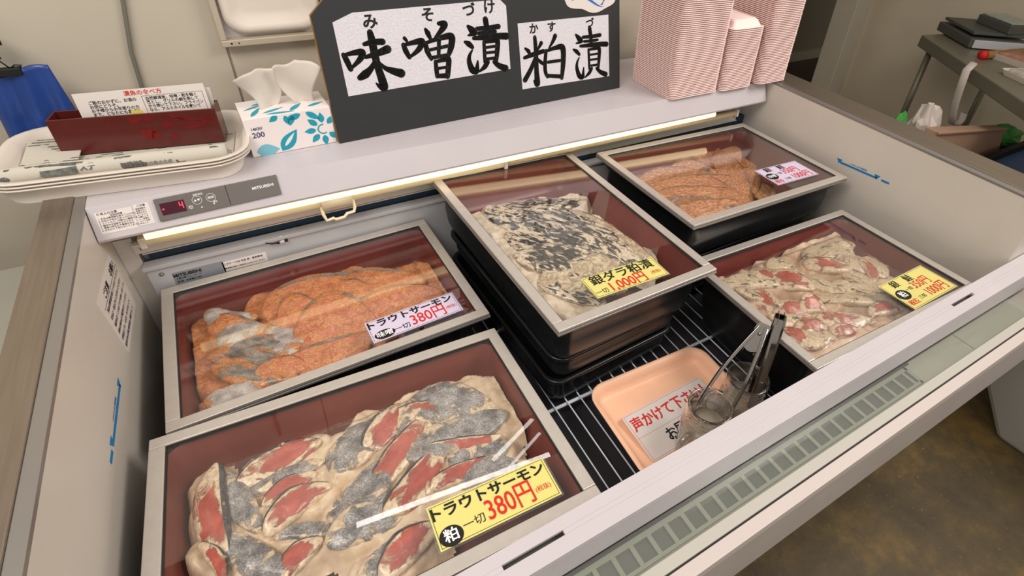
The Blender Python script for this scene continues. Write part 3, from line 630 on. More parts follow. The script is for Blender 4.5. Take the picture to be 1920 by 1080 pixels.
def badge(r, cx, cy, rx, ry, s, size, sx=1):
    b = MB(); plate(b, [(cx+rx*math.cos(a*math.pi/16), cy+ry*math.sin(a*math.pi/16)) for a in range(32)], .0017, .0020); b.build('black_badge', M['ink'], r)
    text('badge_lettering', s, size, M['white_ink'], r, Matrix.Translation((0, 0, .0019)), cx, cy, .03, 0, sx)
def c_t1(r, F):
    join_text(r, 'name_lettering', [('トラウトサーモン', .0235, -.005, .0165, .03, .97, 'CENTER')], M['ink'], F)
    join_text(r, 'unit_lettering', [('一切', .0165, -.031, -.017, .005, 1, 'CENTER')], M['ink'], F)
    join_text(r, 'price_lettering', [('380円', .041, .025, -.010, .008, .73, 'CENTER'), ('(税抜)', .0098, .0745, -.009, .0, .9, 'CENTER')], M['red_ink'], F)
    badge(r, -.066, -.0165, .020, .0125, '味噌', .0165)
def c_t2(r, F):
    join_text(r, 'name_lettering', [('トラウトサーモン', .0225, -.004, .0175, .03, 1.0, 'CENTER')], M['ink'], F)
    join_text(r, 'unit_lettering', [('一切', .0165, -.037, -.0155, .0, 1, 'CENTER')], M['ink'], F)
    join_text(r, 'price_lettering', [('380円', .043, .0190, -.0105, .01, .70, 'CENTER'), ('(税抜)', .0105, .0705, -.0125, .0, .9, 'CENTER')], M['red_ink'], F)
    badge(r, -.071, -.0195, .0165, .0150, '粕', .021)
def c_t3(r, F):
    join_text(r, 'name_lettering', [('銀ダラ粕漬', .030, 0, .014, .025, 1.05, 'CENTER')], M['ink'], F)
    join_text(r, 'unit_lettering', [('一切', .015, -.071, -.019, .0, 1, 'CENTER')], M['ink'], F)
    join_text(r, 'price_lettering', [('1,000円', .0350, -.006, -.0155, .02, .85, 'CENTER'), ('(税抜)', .0105, .0690, -.013, .0, .9, 'CENTER')], M['red_ink'], F)
def c_t4(s):
    def f(r, F):
        join_text(r, 'name_lettering', [('銀　鮭', .024, -.020, .030, .02, 1.1, 'CENTER'), ('一切', .012, -.029, .004, .01, 1, 'CENTER'), ('三切', .012, -.026, -.028, .01, 1, 'CENTER')], M['ink'], F)
        join_text(r, 'price_lettering', [('350円', .032, .020, .006, .008, .82, 'CENTER'), ('1000円', .034, .033, -.026, .008, .76, 'CENTER'), ('税抜', .017, -.062, -.031, .02, 1, 'CENTER')], M['red_ink'], F)
        badge(r, -.062, -.002, .020, .0165, s, .015 if len(s) > 1 else .021)
    return f
card('t1', M['lilac_card'], .190, .069, 'pale lilac price card on the rear left lid, trout salmon in miso, 380 yen', c_t1)
card('t2', M['yellow_card'], .187, .0745, 'yellow price card on the front left lid, 380 yen in red', c_t2)
card('t3', M['yellow_card'], .188, .0685, 'yellow price card on the middle lid, 1,000 yen in red', c_t3)
card('t4', M['lilac_card'], .176, .095, 'pale lilac price card on the rear right lid, 350 and 1000 yen', c_t4('味噌'))
card('t5', M['yellow_card'], .180, .100, 'yellow price card on the front right lid, 350 and 1000 yen', c_t4('粕'))

# ================================================================ fish
LEES = (240, 218, 188)
FM = {
 'F2': food('salmon_flesh_under_lees', (204, 104, 90), (172, 74, 66), LEES, .44, 26, streak=(.7, 1.2, 1), edge=.42),
 'F5': food('silver_salmon_flesh_under_lees', (200, 108, 90), (176, 86, 74), (232, 208, 180), .52, 34, streak=(.7, 1.2, 1), edge=.35),
 'S2': food('silver_skin_under_lees', (206, 203, 200), (122, 121, 122), LEES, .34, 26, .85, .22, edge=.25),
 'S5': food('dark_skin_under_lees', (136, 138, 138), (74, 80, 86), (226, 206, 174), .74, 50, .4, .3, streak=(.6, 1.3, 1)),
 'D': food('dark_skin_edge', (84, 86, 94), (46, 48, 58), LEES, .24, 50, .5, .3),
 'M1': food('salmon_under_miso', (228, 142, 108), (196, 108, 72), (222, 148, 98), .55, 44, 0, .38, grain=1),
 'G1': food('grey_skin_under_miso', (176, 168, 158), (112, 106, 98), (206, 138, 84), .44, 40, .6, .3, streak=(.6, 1.3, 1), grain=1, edge=.55),
 'S1': food('pale_skin_under_miso', (214, 206, 200), (164, 158, 154), (210, 148, 92), .26, 30, .4, .25, grain=1, edge=.45),
 'M4': food('silver_salmon_under_miso', (244, 186, 128), (158, 88, 48), (214, 140, 84), .36, 60, 0, .25, streak=(1, 3, 1), grain=1),
 'G4': food('grey_skin_under_dark_miso', (190, 184, 166), (92, 88, 80), (190, 124, 70), .5, 50, .3, .3, grain=1),
 'P4': food('pale_flesh_under_miso', (226, 176, 132), (204, 146, 100), (206, 150, 100), .4, 40),
 'K3': food('black_cod_skin_under_lees', (70, 74, 80), (34, 38, 44), (232, 218, 196), .50, 44, .3, .3, streak=(.8, 1.8, 1), edge=.15),
 'P3': food('black_cod_flesh_under_lees', (214, 192, 166), (186, 160, 134), (224, 210, 180), .5, 40),
}
def paste_mat(name, c, d, grain=0):
    m_ = mat(name, c, .38, coat=.25); nt = m_.node_tree; N = nt.nodes; Lk = nt.links; b = N['Principled BSDF']
    tc = N.new('ShaderNodeTexCoord'); n = N.new('ShaderNodeTexNoise'); n.inputs['Scale'].default_value = 30 if not grain else 120; n.inputs['Detail'].default_value = 9
    Lk.new(tc.outputs['Object'], n.inputs['Vector']); r = N.new('ShaderNodeValToRGB'); r.color_ramp.elements[0].position = .32; r.color_ramp.elements[1].position = .62
    r.color_ramp.elements[0].color = (*lin(d), 1); r.color_ramp.elements[1].color = (*lin(c), 1); Lk.new(n.outputs[0], r.inputs[0]); Lk.new(r.outputs[0], b.inputs['Base Color'])
    bp = N.new('ShaderNodeBump'); bp.inputs['Strength'].default_value = .8; bp.inputs['Distance'].default_value = .003; Lk.new(n.outputs[0], bp.inputs['Height']); Lk.new(bp.outputs[0], b.inputs['Normal'])
    return m_
PM = {'t1': paste_mat('miso_paste', (218, 146, 98), (176, 106, 66), 1), 't2': paste_mat('sake_lees_paste', (240, 219, 190), (210, 182, 150)), 't3': paste_mat('white_lees_paste', (236, 222, 200), (198, 180, 158)),
      't4': paste_mat('dark_miso_paste', (200, 130, 78), (150, 88, 48), 1), 't5': paste_mat('pinkish_lees_paste', (232, 206, 178), (200, 162, 134))}

def slice_mesh(L, W_, T, seed, lo, hi, bend, shell=0.0, blunt=.55, u0=0.0, u1=1.0, nu=30, nv=26):
    """curved tapering fish slice along local x; [lo,hi] degrees of the cross-section are kept"""
    rr = random.Random(seed); ph = rr.random()*20; full = (hi-lo) >= 359
    b = MB(); rings = []
    for i in range(nu+1):
        u = u0+(u1-u0)*i/nu; uu = max(.0015, min(.9985, u))
        wid = W_/2*(math.sin(math.pi*uu**.85))**blunt; th = T/2*(math.sin(math.pi*uu))**.4
        yc = bend*W_*((2*u-1)**2-.5); ring = []
        for j in range(nv+(0 if full else 1)):
            a = math.radians(lo+(hi-lo)*j/nv); ca, sa = math.cos(a), math.sin(a)
            px = (u-.5)*L; py = math.copysign(abs(ca)**.8, ca)*(wid+shell); pz = math.copysign(abs(sa)**.72, sa)*(th+shell)
            p = Vector((px, py+yc, pz)); q = p*26+Vector((ph, ph*.7, 3))
            d = .0032*noise.noise(q)+.0014*noise.noise(q*3.1)
            ring.append((p.x, p.y+ca*d, p.z+sa*d))
        rings.append(ring)
    n = len(rings[0]); vs = [q for r in rings for q in r]; fs = []
    for i in range(nu):
        for j in range(n if full else n-1):
            fs.append((i*n+j, i*n+(j+1) % n, (i+1)*n+(j+1) % n, (i+1)*n+j))
    if full: fs.append(tuple(range(n))[::-1]); fs.append(tuple(nu*n+j for j in range(n)))
    b.vf(vs, fs); return b

ORD = ['first', 'second', 'third', 'fourth', 'fifth', 'sixth', 'seventh', 'eighth', 'ninth', 'tenth', 'eleventh', 'twelfth', 'thirteenth', 'fourteenth', 'fifteenth']
LOOK = {('t2', 'F'): 'red salmon slice', ('t2', 'S'): 'silver skinned salmon slice', ('t5', 'F'): 'reddish lees coated slice', ('t5', 'S'): 'grey skinned lees coated slice',
        ('t1', 'M'): 'orange miso coated slice', ('t1', 'G'): 'grey and orange salmon slice', ('t1', 'S'): 'silvery skin slice', ('t4', 'M'): 'brown orange miso slice', ('t4', 'G'): 'grey skinned miso slice',
        ('t4', 'P'): 'pale flesh slice', ('t3', 'K'): 'black skinned cod slice', ('t3', 'P'): 'pale cod slice'}
PIECE = {'t3': 'black_cod_slice'}
PZ = {'t1': .026, 't2': .0345, 't3': .034, 't4': .024, 't5': .038}
LEV = {'t1': -.052, 't2': -.055, 't3': -.052, 't4': -.056, 't5': -.052}
for k, items in FISH.items():
    d = LIDS[k]; W_, D_ = lid_dims(k); LM = lidM(k); nm = NAMES[k]
    # bed of marinade
    nx, ny = 110, int(110*D_/W_); wx, wy = W_-.072, D_-.072
    rr = random.Random(k); o0 = rr.random()*30
    b = MB(); vs = []
    def near(x, y):
        best = 9
        for (_, x1, y1, x2, y2, w_) in items:
            vx, vy = x2-x1, y2-y1; t = max(0, min(1, ((x-x1)*vx+(y-y1)*vy)/(vx*vx+vy*vy+1e-9)))
            best = min(best, math.hypot(x-x1-t*vx, y-y1-t*vy)-w_*.5)
        return best
    hz = []
    for j in range(ny+1):
        for i in range(nx+1):
            x, y = (i/nx-.5)*wx, (j/ny-.5)*wy
            n0 = near(x, y)*(2.2 if k == 't1' else 1.0)+.02*noise.noise(Vector((x*18+o0, y*18, 1)))
            f_ = max(0, min(1, 1-(n0-.004)/.024)); f_ = f_*f_*(3-2*f_)
            z = -.089+PZ[k]*f_ + f_*(.008*noise.noise(Vector((x*30+o0, y*30, 2)))+.004*noise.noise(Vector((x*85, y*85, o0)))+.002*noise.noise(Vector((x*190, y*190, o0))))
            hz.append(z); vs.append((x, y, max(z, -.091)))
    fs = []
    for j in range(ny):
        for i in range(nx):
            q = (j*(nx+1)+i, j*(nx+1)+i+1, (j+1)*(nx+1)+i+1, (j+1)*(nx+1)+i)
            if max(hz[t] for t in q) > -.0875: fs.append(q)
    b.vf(vs, fs)
    o = b.build('marinade_paste', PM[k], None, smooth=True); o.matrix_basis = LM
    tag(o, '%s paste lying between the slices in the %s container' % ({'t1': 'orange miso', 't2': 'cream lees', 't3': 'white lees', 't4': 'brown miso', 't5': 'pinkish cream lees'}[k], nm), 'marinade', kind='stuff')
    # label ordinals: by kind, front or rear half, from the left
    ranks = {}
    for idx, it in enumerate(items):
        half = 'rear' if (it[2]+it[4])/2 > .0 else 'front'
        ranks.setdefault((it[0], half), []).append(((it[1]+it[3])/2, idx))
    lab = {}
    for (kd, half), L_ in ranks.items():
        L_.sort()
        for n_, (_, idx) in enumerate(L_):
            lab[idx] = '%s %s from the left, %s half of the %s container' % (ORD[n_], LOOK[(k, kd)], half, nm)
    for idx, (kd, x1, y1, x2, y2, w_) in enumerate(items):
        rr = random.Random(k+str(idx)); L_ = math.hypot(x2-x1, y2-y1)*1.28+.012; ang = math.atan2(y2-y1, x2-x1)
        Wd = w_*1.25+.010; T = min(.022, Wd*.30+.007); bend = rr.uniform(-.35, .35)
        sd = hash_ = idx*13+len(k)*7+ord(k[1])
        roll = 0
        if kd in ('F', 'M'): roll = rr.uniform(.08, .42)
        elif kd in ('S', 'K'): roll = rr.uniform(-.2, .3)
        lim_x, lim_y = W_/2-.047, D_/2-.047
        cx, cy = (x1+x2)/2, (y1+y2)/2
        ex, ey = abs(math.cos(ang))*L_/2+abs(math.sin(ang))*Wd/2, abs(math.sin(ang))*L_/2+abs(math.cos(ang))*Wd/2
        if kd == 'F' or kd == 'S' or kd == 'K' or kd == 'G' or kd == 'M' or kd == 'P':
            cx = max(-lim_x+ex, min(lim_x-ex, cx)) if ex < lim_x else 0; cy = max(-lim_y+ey, min(lim_y-ey, cy)) if ey < lim_y else 0
        dz = LEV[k]+rr.uniform(-.002, .003)+(.004 if kd in ('F',) else 0)-(T-.02)*.25+.004*idx/len(items)
        body = {'F': {'t2': 'F2', 't5': 'F5'}, 'S': {'t2': 'F2', 't5': 'F5', 't1': 'M1'}, 'M': {'t1': 'M1', 't4': 'M4'}, 'G': {'t1': 'M1', 't4': 'M4'}, 'K': {'t3': 'P3'}, 'P': {'t3': 'P3', 't4': 'P4'}}[kd][k]
        skin = {('t2', 'F'): 'D', ('t5', 'F'): 'S5', ('t2', 'S'): 'S2', ('t5', 'S'): 'S5', ('t1', 'S'): 'S1', ('t1', 'G'): 'G1', ('t1', 'M'): 'G1', ('t4', 'M'): 'G4', ('t4', 'G'): 'G4', ('t3', 'K'): 'K3', ('t3', 'P'): 'K3', ('t4', 'P'): 'G4'}[(k, kd)]
        o = slice_mesh(L_, Wd, T, sd, 0, 360, bend).build(PIECE.get(k, 'salmon_slice'), FM[body], None, smooth=True)
        o.matrix_basis = LM @ Matrix.Translation((cx, cy, dz)) @ Matrix.Rotation(ang, 4, 'Z') @ Matrix.Rotation(roll, 4, 'X') @ Matrix.Rotation(rr.uniform(-.05, .05), 4, 'Y')
        tag(o, lab[idx], 'fish slice', '%s slices in the %s container' % ('cod' if k == 't3' else 'salmon', nm))
        rng = (-20, 42) if kd in ('F', 'M', 'P') else (-30, 178)
        if kd == 'S' and rr.random() < .5: rng = (10, 205)
        slice_mesh(L_, Wd, T, sd, rng[0], rng[1], bend, shell=.0009, u0=.015, u1=.985).build('skin', FM[skin], o, smooth=True)

# cling film lying over two of the fish trays
def film(k, x0, x1, y0, y1, label, seed):
    b = MB(); n = 70; vs = []; rr = random.Random(seed); ph = rr.random()*9
    for j in range(n+1):
        for i in range(n+1):
            u, v = i/n, j/n; x, y = x0+(x1-x0)*u, y0+(y1-y0)*v
            e = min(u, 1-u, v, 1-v)
            r1 = abs(noise.noise(Vector((x*22+ph, y*7, ph)))); r2 = abs(noise.noise(Vector((x*9, y*30+ph, 4))))
            z = -.033+.007*(.35-r1)+.005*(.3-r2)+.003*noise.noise(Vector((x*60, y*60, ph)))-(.010 if e < .03 else 0)
            x += .006*noise.noise(Vector((v*7, ph, u*2))); y += .006*noise.noise(Vector((u*7, ph+3, v*2)))
            vs.append((x, y, min(z, -.012)))
    b.vf(vs, [(j*(n+1)+i, j*(n+1)+i+1, (j+1)*(n+1)+i+1, (j+1)*(n+1)+i) for j in range(n) for i in range(n)])
    o = b.build('cling_film', M['film'], None, smooth=True); o.matrix_basis = lidM(k)
    tag(o, label, 'plastic film')
film('t2', -.238, .238, -.16, .150, 'crinkled clear film over the pale lees salmon in the front left container', 3)
film('t5', -.238, .238, -.16, .160, 'crinkled clear film over the silver salmon in the front right container', 5)
# ================================================================ things on the rear shelf
# black sign board leaning back
ang = .0584; th = math.radians(10)
u = Vector((math.cos(ang), math.sin(ang), 0)); nb_v = Vector((-u.y, u.x, 0)); v = math.cos(th)*Vector((0, 0, 1))+math.sin(th)*nb_v
SF = frame(Vector((.171, 1.345, 1.0515)), u, v)
sg = empty('sign_board'); sg.matrix_basis = SF
out = [(0, 0), (.8745, 0), (.8755, .30), (.845, .328), (.045, .328), (.006, .293)]
plate(MB(), out, -.012, 0).build('board_panel', M['board'], sg, bevel=.001)
plate(MB(), [(-.0005, .0005), (.874, .0005), (.8745, .30), (.845, .3285), (.044, .3285), (.0045, .2935)], -.0125, -.0035).build('board_core', M['wood_edge'], sg)
p1 = plate(MB(), [(.0473, .2746), (.0943, .2913), (.4734, .2922), (.49, .2757), (.4857, .1123), (.0451, .108)], .0001, .001).build('paper_panel', M['washi'], sg)
p2 = plate(MB(), [(.5203, .2284), (.8312, .2244), (.8316, .043), (.5184, .0505)], .0001, .001).build('paper_panel', M['washi'], sg)
Fp = Matrix.Translation((0, 0, .001))
def brush(par, name, s, size, x, y, sx=1, bold=.03): return text(name, s, size, M['ink'], par, Fp, x, y, bold, -.05, sx, 'CENTER', .0004, .0)
BRUSH = {
 'a': [ ([(0.0552, 0.2029), (0.0593, 0.189), (0.0638, 0.1693)], [0.0055, 0.0070, 0.0062]), ([(0.0565, 0.2019), (0.0791, 0.2047), (0.0977, 0.2033), (0.0901, 0.1892), (0.0668, 0.1717)], [0.0039, 0.0062, 0.0086, 0.0070, 0.0031]), ([(0.125, 0.2457), (0.1258, 0.2255), (0.1257, 0.1991), (0.1273, 0.1656), (0.1311, 0.1353), (0.1318, 0.117), (0.1223, 0.1202), (0.1154, 0.129)], [0.0070, 0.0094, 0.0094, 0.0086, 0.0101, 0.0109, 0.0055, 0.0016]), ([(0.1065, 0.2209), (0.1266, 0.2234), (0.1496, 0.2217)], [0.0047, 0.0070, 0.0078]), ([(0.1019, 0.1918), (0.1271, 0.1956), (0.1579, 0.2035)], [0.0039, 0.0070, 0.0101]), ([(0.1249, 0.1806), (0.1098, 0.1638), (0.0949, 0.1533), (0.0808, 0.1469)], [0.0047, 0.0070, 0.0101, 0.0070]), ([(0.1282, 0.1802), (0.1438, 0.1613), (0.1617, 0.1515), (0.1803, 0.1433)], [0.0031, 0.0055, 0.0086, 0.0109]) ],
 'b': [ ([(0.2041, 0.224), (0.2083, 0.2177)], [0.0047, 0.0039]), ([(0.1986, 0.2092), (0.202, 0.1941), (0.2082, 0.1784)], [0.0055, 0.0070, 0.0055]), ([(0.2003, 0.2086), (0.2247, 0.2117), (0.2463, 0.2118), (0.2353, 0.1944), (0.2111, 0.1793)], [0.0039, 0.0062, 0.0086, 0.0070, 0.0031]), ([(0.2602, 0.239), (0.2646, 0.2293), (0.2685, 0.2171)], [0.0039, 0.0070, 0.0047]), ([(0.296, 0.2494), (0.3111, 0.2458), (0.3003, 0.232), (0.2796, 0.2159)], [0.0047, 0.0094, 0.0070, 0.0023]), ([(0.2547, 0.2071), (0.256, 0.1876), (0.2633, 0.1671)], [0.0055, 0.0070, 0.0047]), ([(0.2566, 0.2073), (0.2926, 0.2145), (0.3245, 0.2154), (0.3207, 0.1909), (0.3082, 0.1672)], [0.0039, 0.0062, 0.0094, 0.0086, 0.0047]), ([(0.2914, 0.2129), (0.2836, 0.1712)], [0.0055, 0.0047]), ([(0.26, 0.1893), (0.3109, 0.1934)], [0.0039, 0.0047]), ([(0.2638, 0.1701), (0.3075, 0.1717)], [0.0047, 0.0047]), ([(0.2731, 0.1601), (0.2725, 0.1393), (0.2717, 0.1227)], [0.0047, 0.0062, 0.0055]), ([(0.2739, 0.1591), (0.2961, 0.1616), (0.309, 0.16), (0.2996, 0.1187)], [0.0039, 0.0062, 0.0078, 0.0070]), ([(0.2759, 0.142), (0.3013, 0.1421)], [0.0039, 0.0039]), ([(0.2719, 0.1236), (0.2994, 0.1206)], [0.0055, 0.0070]) ],
 'c': [ ([(0.3739, 0.2356), (0.3835, 0.225), (0.3905, 0.2173), (0.3717, 0.213)], [0.0039, 0.0094, 0.0078, 0.0023]), ([(0.3596, 0.1984), (0.3702, 0.1919), (0.3791, 0.1828)], [0.0031, 0.0078, 0.0055]), ([(0.3781, 0.1753), (0.3686, 0.1628), (0.3654, 0.1472), (0.3712, 0.1257), (0.3825, 0.1208), (0.3867, 0.1329), (0.3901, 0.1463)], [0.0023, 0.0047, 0.0070, 0.0094, 0.0086, 0.0055, 0.0023]), ([(0.3979, 0.2267), (0.4287, 0.2259), (0.4614, 0.2263)], [0.0055, 0.0062, 0.0070]), ([(0.4253, 0.2474), (0.4267, 0.2261), (0.4256, 0.2015)], [0.0078, 0.0078, 0.0062]), ([(0.4005, 0.2154), (0.4273, 0.2144), (0.451, 0.2147)], [0.0047, 0.0055, 0.0047]), ([(0.3857, 0.2045), (0.4206, 0.2034), (0.4575, 0.2022), (0.4831, 0.1995)], [0.0047, 0.0078, 0.0086, 0.0094]), ([(0.414, 0.1924), (0.4124, 0.1643), (0.4104, 0.1405)], [0.0047, 0.0055, 0.0047]), ([(0.4139, 0.1915), (0.4377, 0.1925), (0.454, 0.1907), (0.4492, 0.1598), (0.4442, 0.1361)], [0.0039, 0.0062, 0.0078, 0.0070, 0.0047]), ([(0.4173, 0.1775), (0.4481, 0.1776)], [0.0039, 0.0039]), ([(0.4156, 0.1639), (0.4464, 0.163)], [0.0039, 0.0039]), ([(0.4125, 0.1481), (0.4456, 0.1472)], [0.0039, 0.0047]), ([(0.4188, 0.1394), (0.4083, 0.1286), (0.3911, 0.1182)], [0.0062, 0.0070, 0.0023]), ([(0.4379, 0.1378), (0.4512, 0.1257), (0.4705, 0.1163)], [0.0055, 0.0078, 0.0094]) ],
 'd': [ ([(0.5372, 0.1612), (0.5468, 0.1528), (0.5517, 0.1435)], [0.0031, 0.0062, 0.0039]), ([(0.5325, 0.1362), (0.5633, 0.1421), (0.5962, 0.1469)], [0.0047, 0.0070, 0.0062]), ([(0.5707, 0.1874), (0.5711, 0.1451), (0.5687, 0.096), (0.568, 0.0596), (0.558, 0.0698)], [0.0055, 0.0070, 0.0078, 0.0101, 0.0023]), ([(0.5903, 0.1695), (0.5836, 0.1606), (0.577, 0.1517)], [0.0062, 0.0047, 0.0016]), ([(0.5683, 0.1332), (0.551, 0.1034), (0.529, 0.0756)], [0.0047, 0.0070, 0.0078]), ([(0.574, 0.13), (0.5837, 0.1189), (0.5933, 0.1116)], [0.0023, 0.0055, 0.0047]), ([(0.638, 0.1837), (0.6297, 0.17), (0.6145, 0.1521)], [0.0070, 0.0055, 0.0023]), ([(0.6051, 0.1468), (0.5992, 0.1169), (0.5982, 0.0893), (0.6043, 0.0732)], [0.0055, 0.0062, 0.0062, 0.0047]), ([(0.6062, 0.1457), (0.6357, 0.1511), (0.6614, 0.1491), (0.6614, 0.1088), (0.6536, 0.0634)], [0.0039, 0.0062, 0.0094, 0.0086, 0.0062]), ([(0.6087, 0.1146), (0.6517, 0.1141)], [0.0047, 0.0047]), ([(0.6034, 0.0769), (0.6513, 0.0679)], [0.0055, 0.0062]) ],
 'e': [ ([(0.7101, 0.1796), (0.7206, 0.1682), (0.7283, 0.1598), (0.7099, 0.1552)], [0.0033, 0.0080, 0.0066, 0.0020]), ([(0.699, 0.1394), (0.7103, 0.1323), (0.72, 0.1225)], [0.0027, 0.0066, 0.0046]), ([(0.7196, 0.1143), (0.7113, 0.1008), (0.7094, 0.0838), (0.7171, 0.0604), (0.7289, 0.0552), (0.7321, 0.0683), (0.7343, 0.0829)], [0.0020, 0.0040, 0.0060, 0.0080, 0.0073, 0.0046, 0.0020]), ([(0.7349, 0.17), (0.7657, 0.1691), (0.7983, 0.1695)], [0.0046, 0.0053, 0.0060]), ([(0.7604, 0.1923), (0.7637, 0.1693), (0.7648, 0.1428)], [0.0066, 0.0066, 0.0053]), ([(0.7385, 0.1577), (0.7653, 0.1567), (0.7889, 0.157)], [0.0040, 0.0046, 0.0040]), ([(0.7247, 0.1459), (0.7597, 0.1448), (0.7965, 0.1435), (0.8222, 0.1406)], [0.0040, 0.0066, 0.0073, 0.0080]), ([(0.754, 0.1329), (0.755, 0.1025), (0.7551, 0.0766)], [0.0040, 0.0046, 0.0040]), ([(0.754, 0.1319), (0.7777, 0.133), (0.7941, 0.1311), (0.7921, 0.0977), (0.7892, 0.072)], [0.0033, 0.0053, 0.0066, 0.0060, 0.0040]), ([(0.7587, 0.1167), (0.7894, 0.1169)], [0.0033, 0.0033]), ([(0.7581, 0.1021), (0.789, 0.1011)], [0.0033, 0.0033]), ([(0.7565, 0.0849), (0.7896, 0.084)], [0.0033, 0.0040]), ([(0.7636, 0.0755), (0.7541, 0.0637), (0.7378, 0.0524)], [0.0053, 0.0060, 0.0020]), ([(0.7828, 0.0739), (0.7971, 0.0607), (0.8172, 0.0507)], [0.0046, 0.0066, 0.0080]) ],
}
def brush_char(par, key):
    b = MB(); z = 0
    for P_, W_ in BRUSH[key]:
        z += .00003
        pts, ws = [], []
        for i in range(len(P_)-1):
            for t in range(5):
                f = t/5; p0, p1 = P_[i], P_[i+1]; pm = P_[max(0, i-1)]; pn = P_[min(len(P_)-1, i+2)]
                cr = lambda a_, b_, c_, d_: .5*((2*b_)+(-a_+c_)*f+(2*a_-5*b_+4*c_-d_)*f*f+(-a_+3*b_-3*c_+d_)*f**3)
                pts.append((cr(pm[0], p0[0], p1[0], pn[0]), cr(pm[1], p0[1], p1[1], pn[1]))); ws.append(W_[i]*(1-f)+W_[i+1]*f)
        pts.append(P_[-1]); ws.append(W_[-1]); n = len(pts)
        for i in range(n):                                       # round dabs joined by quads give a soft brush edge
            k_ = ws[i]; b.vf([(pts[i][0]+k_*math.cos(a*math.pi/6), pts[i][1]+k_*math.sin(a*math.pi/6), z) for a in range(12)], [tuple(range(12))])
            if i < n-1:
                dx, dy = pts[i+1][0]-pts[i][0], pts[i+1][1]-pts[i][1]; l = math.hypot(dx, dy)+1e-9; nx_, ny_ = -dy/l, dx/l; k2 = ws[i+1]
                b.vf([(pts[i][0]+nx_*k_, pts[i][1]+ny_*k_, z), (pts[i][0]-nx_*k_, pts[i][1]-ny_*k_, z), (pts[i+1][0]-nx_*k2, pts[i+1][1]-ny_*k2, z), (pts[i+1][0]+nx_*k2, pts[i+1][1]+ny_*k2, z)], [(0, 1, 2, 3)])
    me = bpy.data.meshes.new('brush_lettering'); me.from_pydata(b.v, [], b.f); me.materials.append(M['ink'])
    o = bpy.data.objects.new('brush_lettering', me); link(o, par); o.matrix_basis = Matrix.Translation((0, 0, .0013)); return o
for k_ in 'abc': brush_char(p1, k_)
for s_, x_, y_ in (('み', .130, .2675), ('そ', .2716, .270), ('づ', .3817, .272), ('け', .4402, .2745)): brush(p1, 'reading_lettering', s_, .036, x_, y_, 1, .03)
for k_ in 'de': brush_char(p2, k_)
for s_, x_, y_ in (('か', .5692, .2085), ('す', .6277, .2075), ('づ', .7614, .2055)): brush(p2, 'reading_lettering', s_, .030, x_, y_, 1, .03)
# white cloud shaped sticker with a blue wave and tail
pts = []
for i in range(60):
    a = 2*math.pi*i/60; r = 1+.07*math.sin(4*a+.6)+.05*math.sin(7*a)
    pts.append((.776+.098*r*math.cos(a), .283+.045*r*math.sin(a)))
st_ = plate(MB(), pts, .0001, .001).build('cloud_sticker', M['white_card'], sg)
b = MB()
def ribbon(b, P_, w0, z0=.0011, z1=.0015):
    L_, Rr = [], []
    for i, p in enumerate(P_):
        a = P_[max(0, i-1)]; c = P_[min(len(P_)-1, i+1)]; dx, dy = c[0]-a[0], c[1]-a[1]; l = math.hypot(dx, dy); w_ = w0*math.sin(math.pi*(i+.6)/(len(P_)+.2))
        L_.append((p[0]-dy/l*w_, p[1]+dx/l*w_)); Rr.append((p[0]+dy/l*w_, p[1]-dx/l*w_))
    plate(b, L_+Rr[::-1], z0, z1)
ribbon(b, [(.700+.0075*i, .272+.012*math.sin(i*.32)-.0008*i) for i in range(16)], .0035)
ribbon(b, [(.806+.003*i, .253+.0042*i) for i in range(10)], .0025)
ribbon(b, [(.812-.002*i, .256-.0002*i) for i in range(6)], .002)
ribbon(b, [(.690+.006*i, .290+.004*math.sin(i*.5)) for i in range(8)], .006)
ribbon(b, [(.845+.005*i, .282+.003*math.sin(i*.7)) for i in range(6)], .004)
b.build('wave_print', mat('deep_blue_print', (34, 104, 190), .5), st_)
tag(sg, 'black sign board with two speckled paper panels of brush writing, leaning on the rear shelf', 'sign')

# tissue box
tb = empty('tissue_box'); tb.matrix_basis = Matrix.Translation((-.0165, 1.3500, 1.0507)) @ Matrix.Rotation(.045, 4, 'Z')
W_, D_, H_ = .184, .108, .0925
MB().box((0, 0, 0), (W_, D_, H_)).build('carton', M['carton'], tb, bevel=.0012)
FB = frame(Vector((0, -.0003, 0)), (1, 0, 0), (0, 0, 1))
def leaf(b, x, y, a, l, w_, z=0):
    P_ = []
    for s_ in (1, -1):
        for i in range(9):
            t = i/8 if s_ == 1 else 1-i/8
            P_.append((t*l, s_*w_/2*math.sin(math.pi*t**.8)))
    ca, sa = math.cos(a), math.sin(a)
    P_ = [(x+p[0]*ca-p[1]*sa, y+p[0]*sa+p[1]*ca) for p in P_]
    P_ = [(min(W_-.001, max(.001, p[0])), p[1]) for p in P_]
    plate(b, P_, z, z+.0003)
def ok(b):
    return b
b = MB()
for a in range(0, 360, 45):
    if 20 < a < 340: leaf(b, .160+.016*math.cos(math.radians(a)), .040+.016*math.sin(math.radians(a)), math.radians(a), .026, .014)
for i in range(16):
    a0, a1 = math.radians(80+i*14), math.radians(80+(i+1)*14)
    plate(b, [(.160+.013*math.cos(a0), .040+.013*math.sin(a0)), (.160+.013*math.cos(a1), .040+.013*math.sin(a1)), (.160+.010*math.cos(a1), .040+.010*math.sin(a1)), (.160+.010*math.cos(a0), .040+.010*math.sin(a0))], 0, .0003)
leaf(b, .062, .004, .85, .062, .030); leaf(b, .118, .086, 3.5, .03, .014); leaf(b, .1, .088, 4.4, .028, .015); leaf(b, .085, .088, 4.9, .024, .012); leaf(b, .13, .088, 5.6, .036, .014); leaf(b, .07, .090, 3.7, .022, .013)
b.build('leaf_print', M['teal_print'], tb, M=FB)
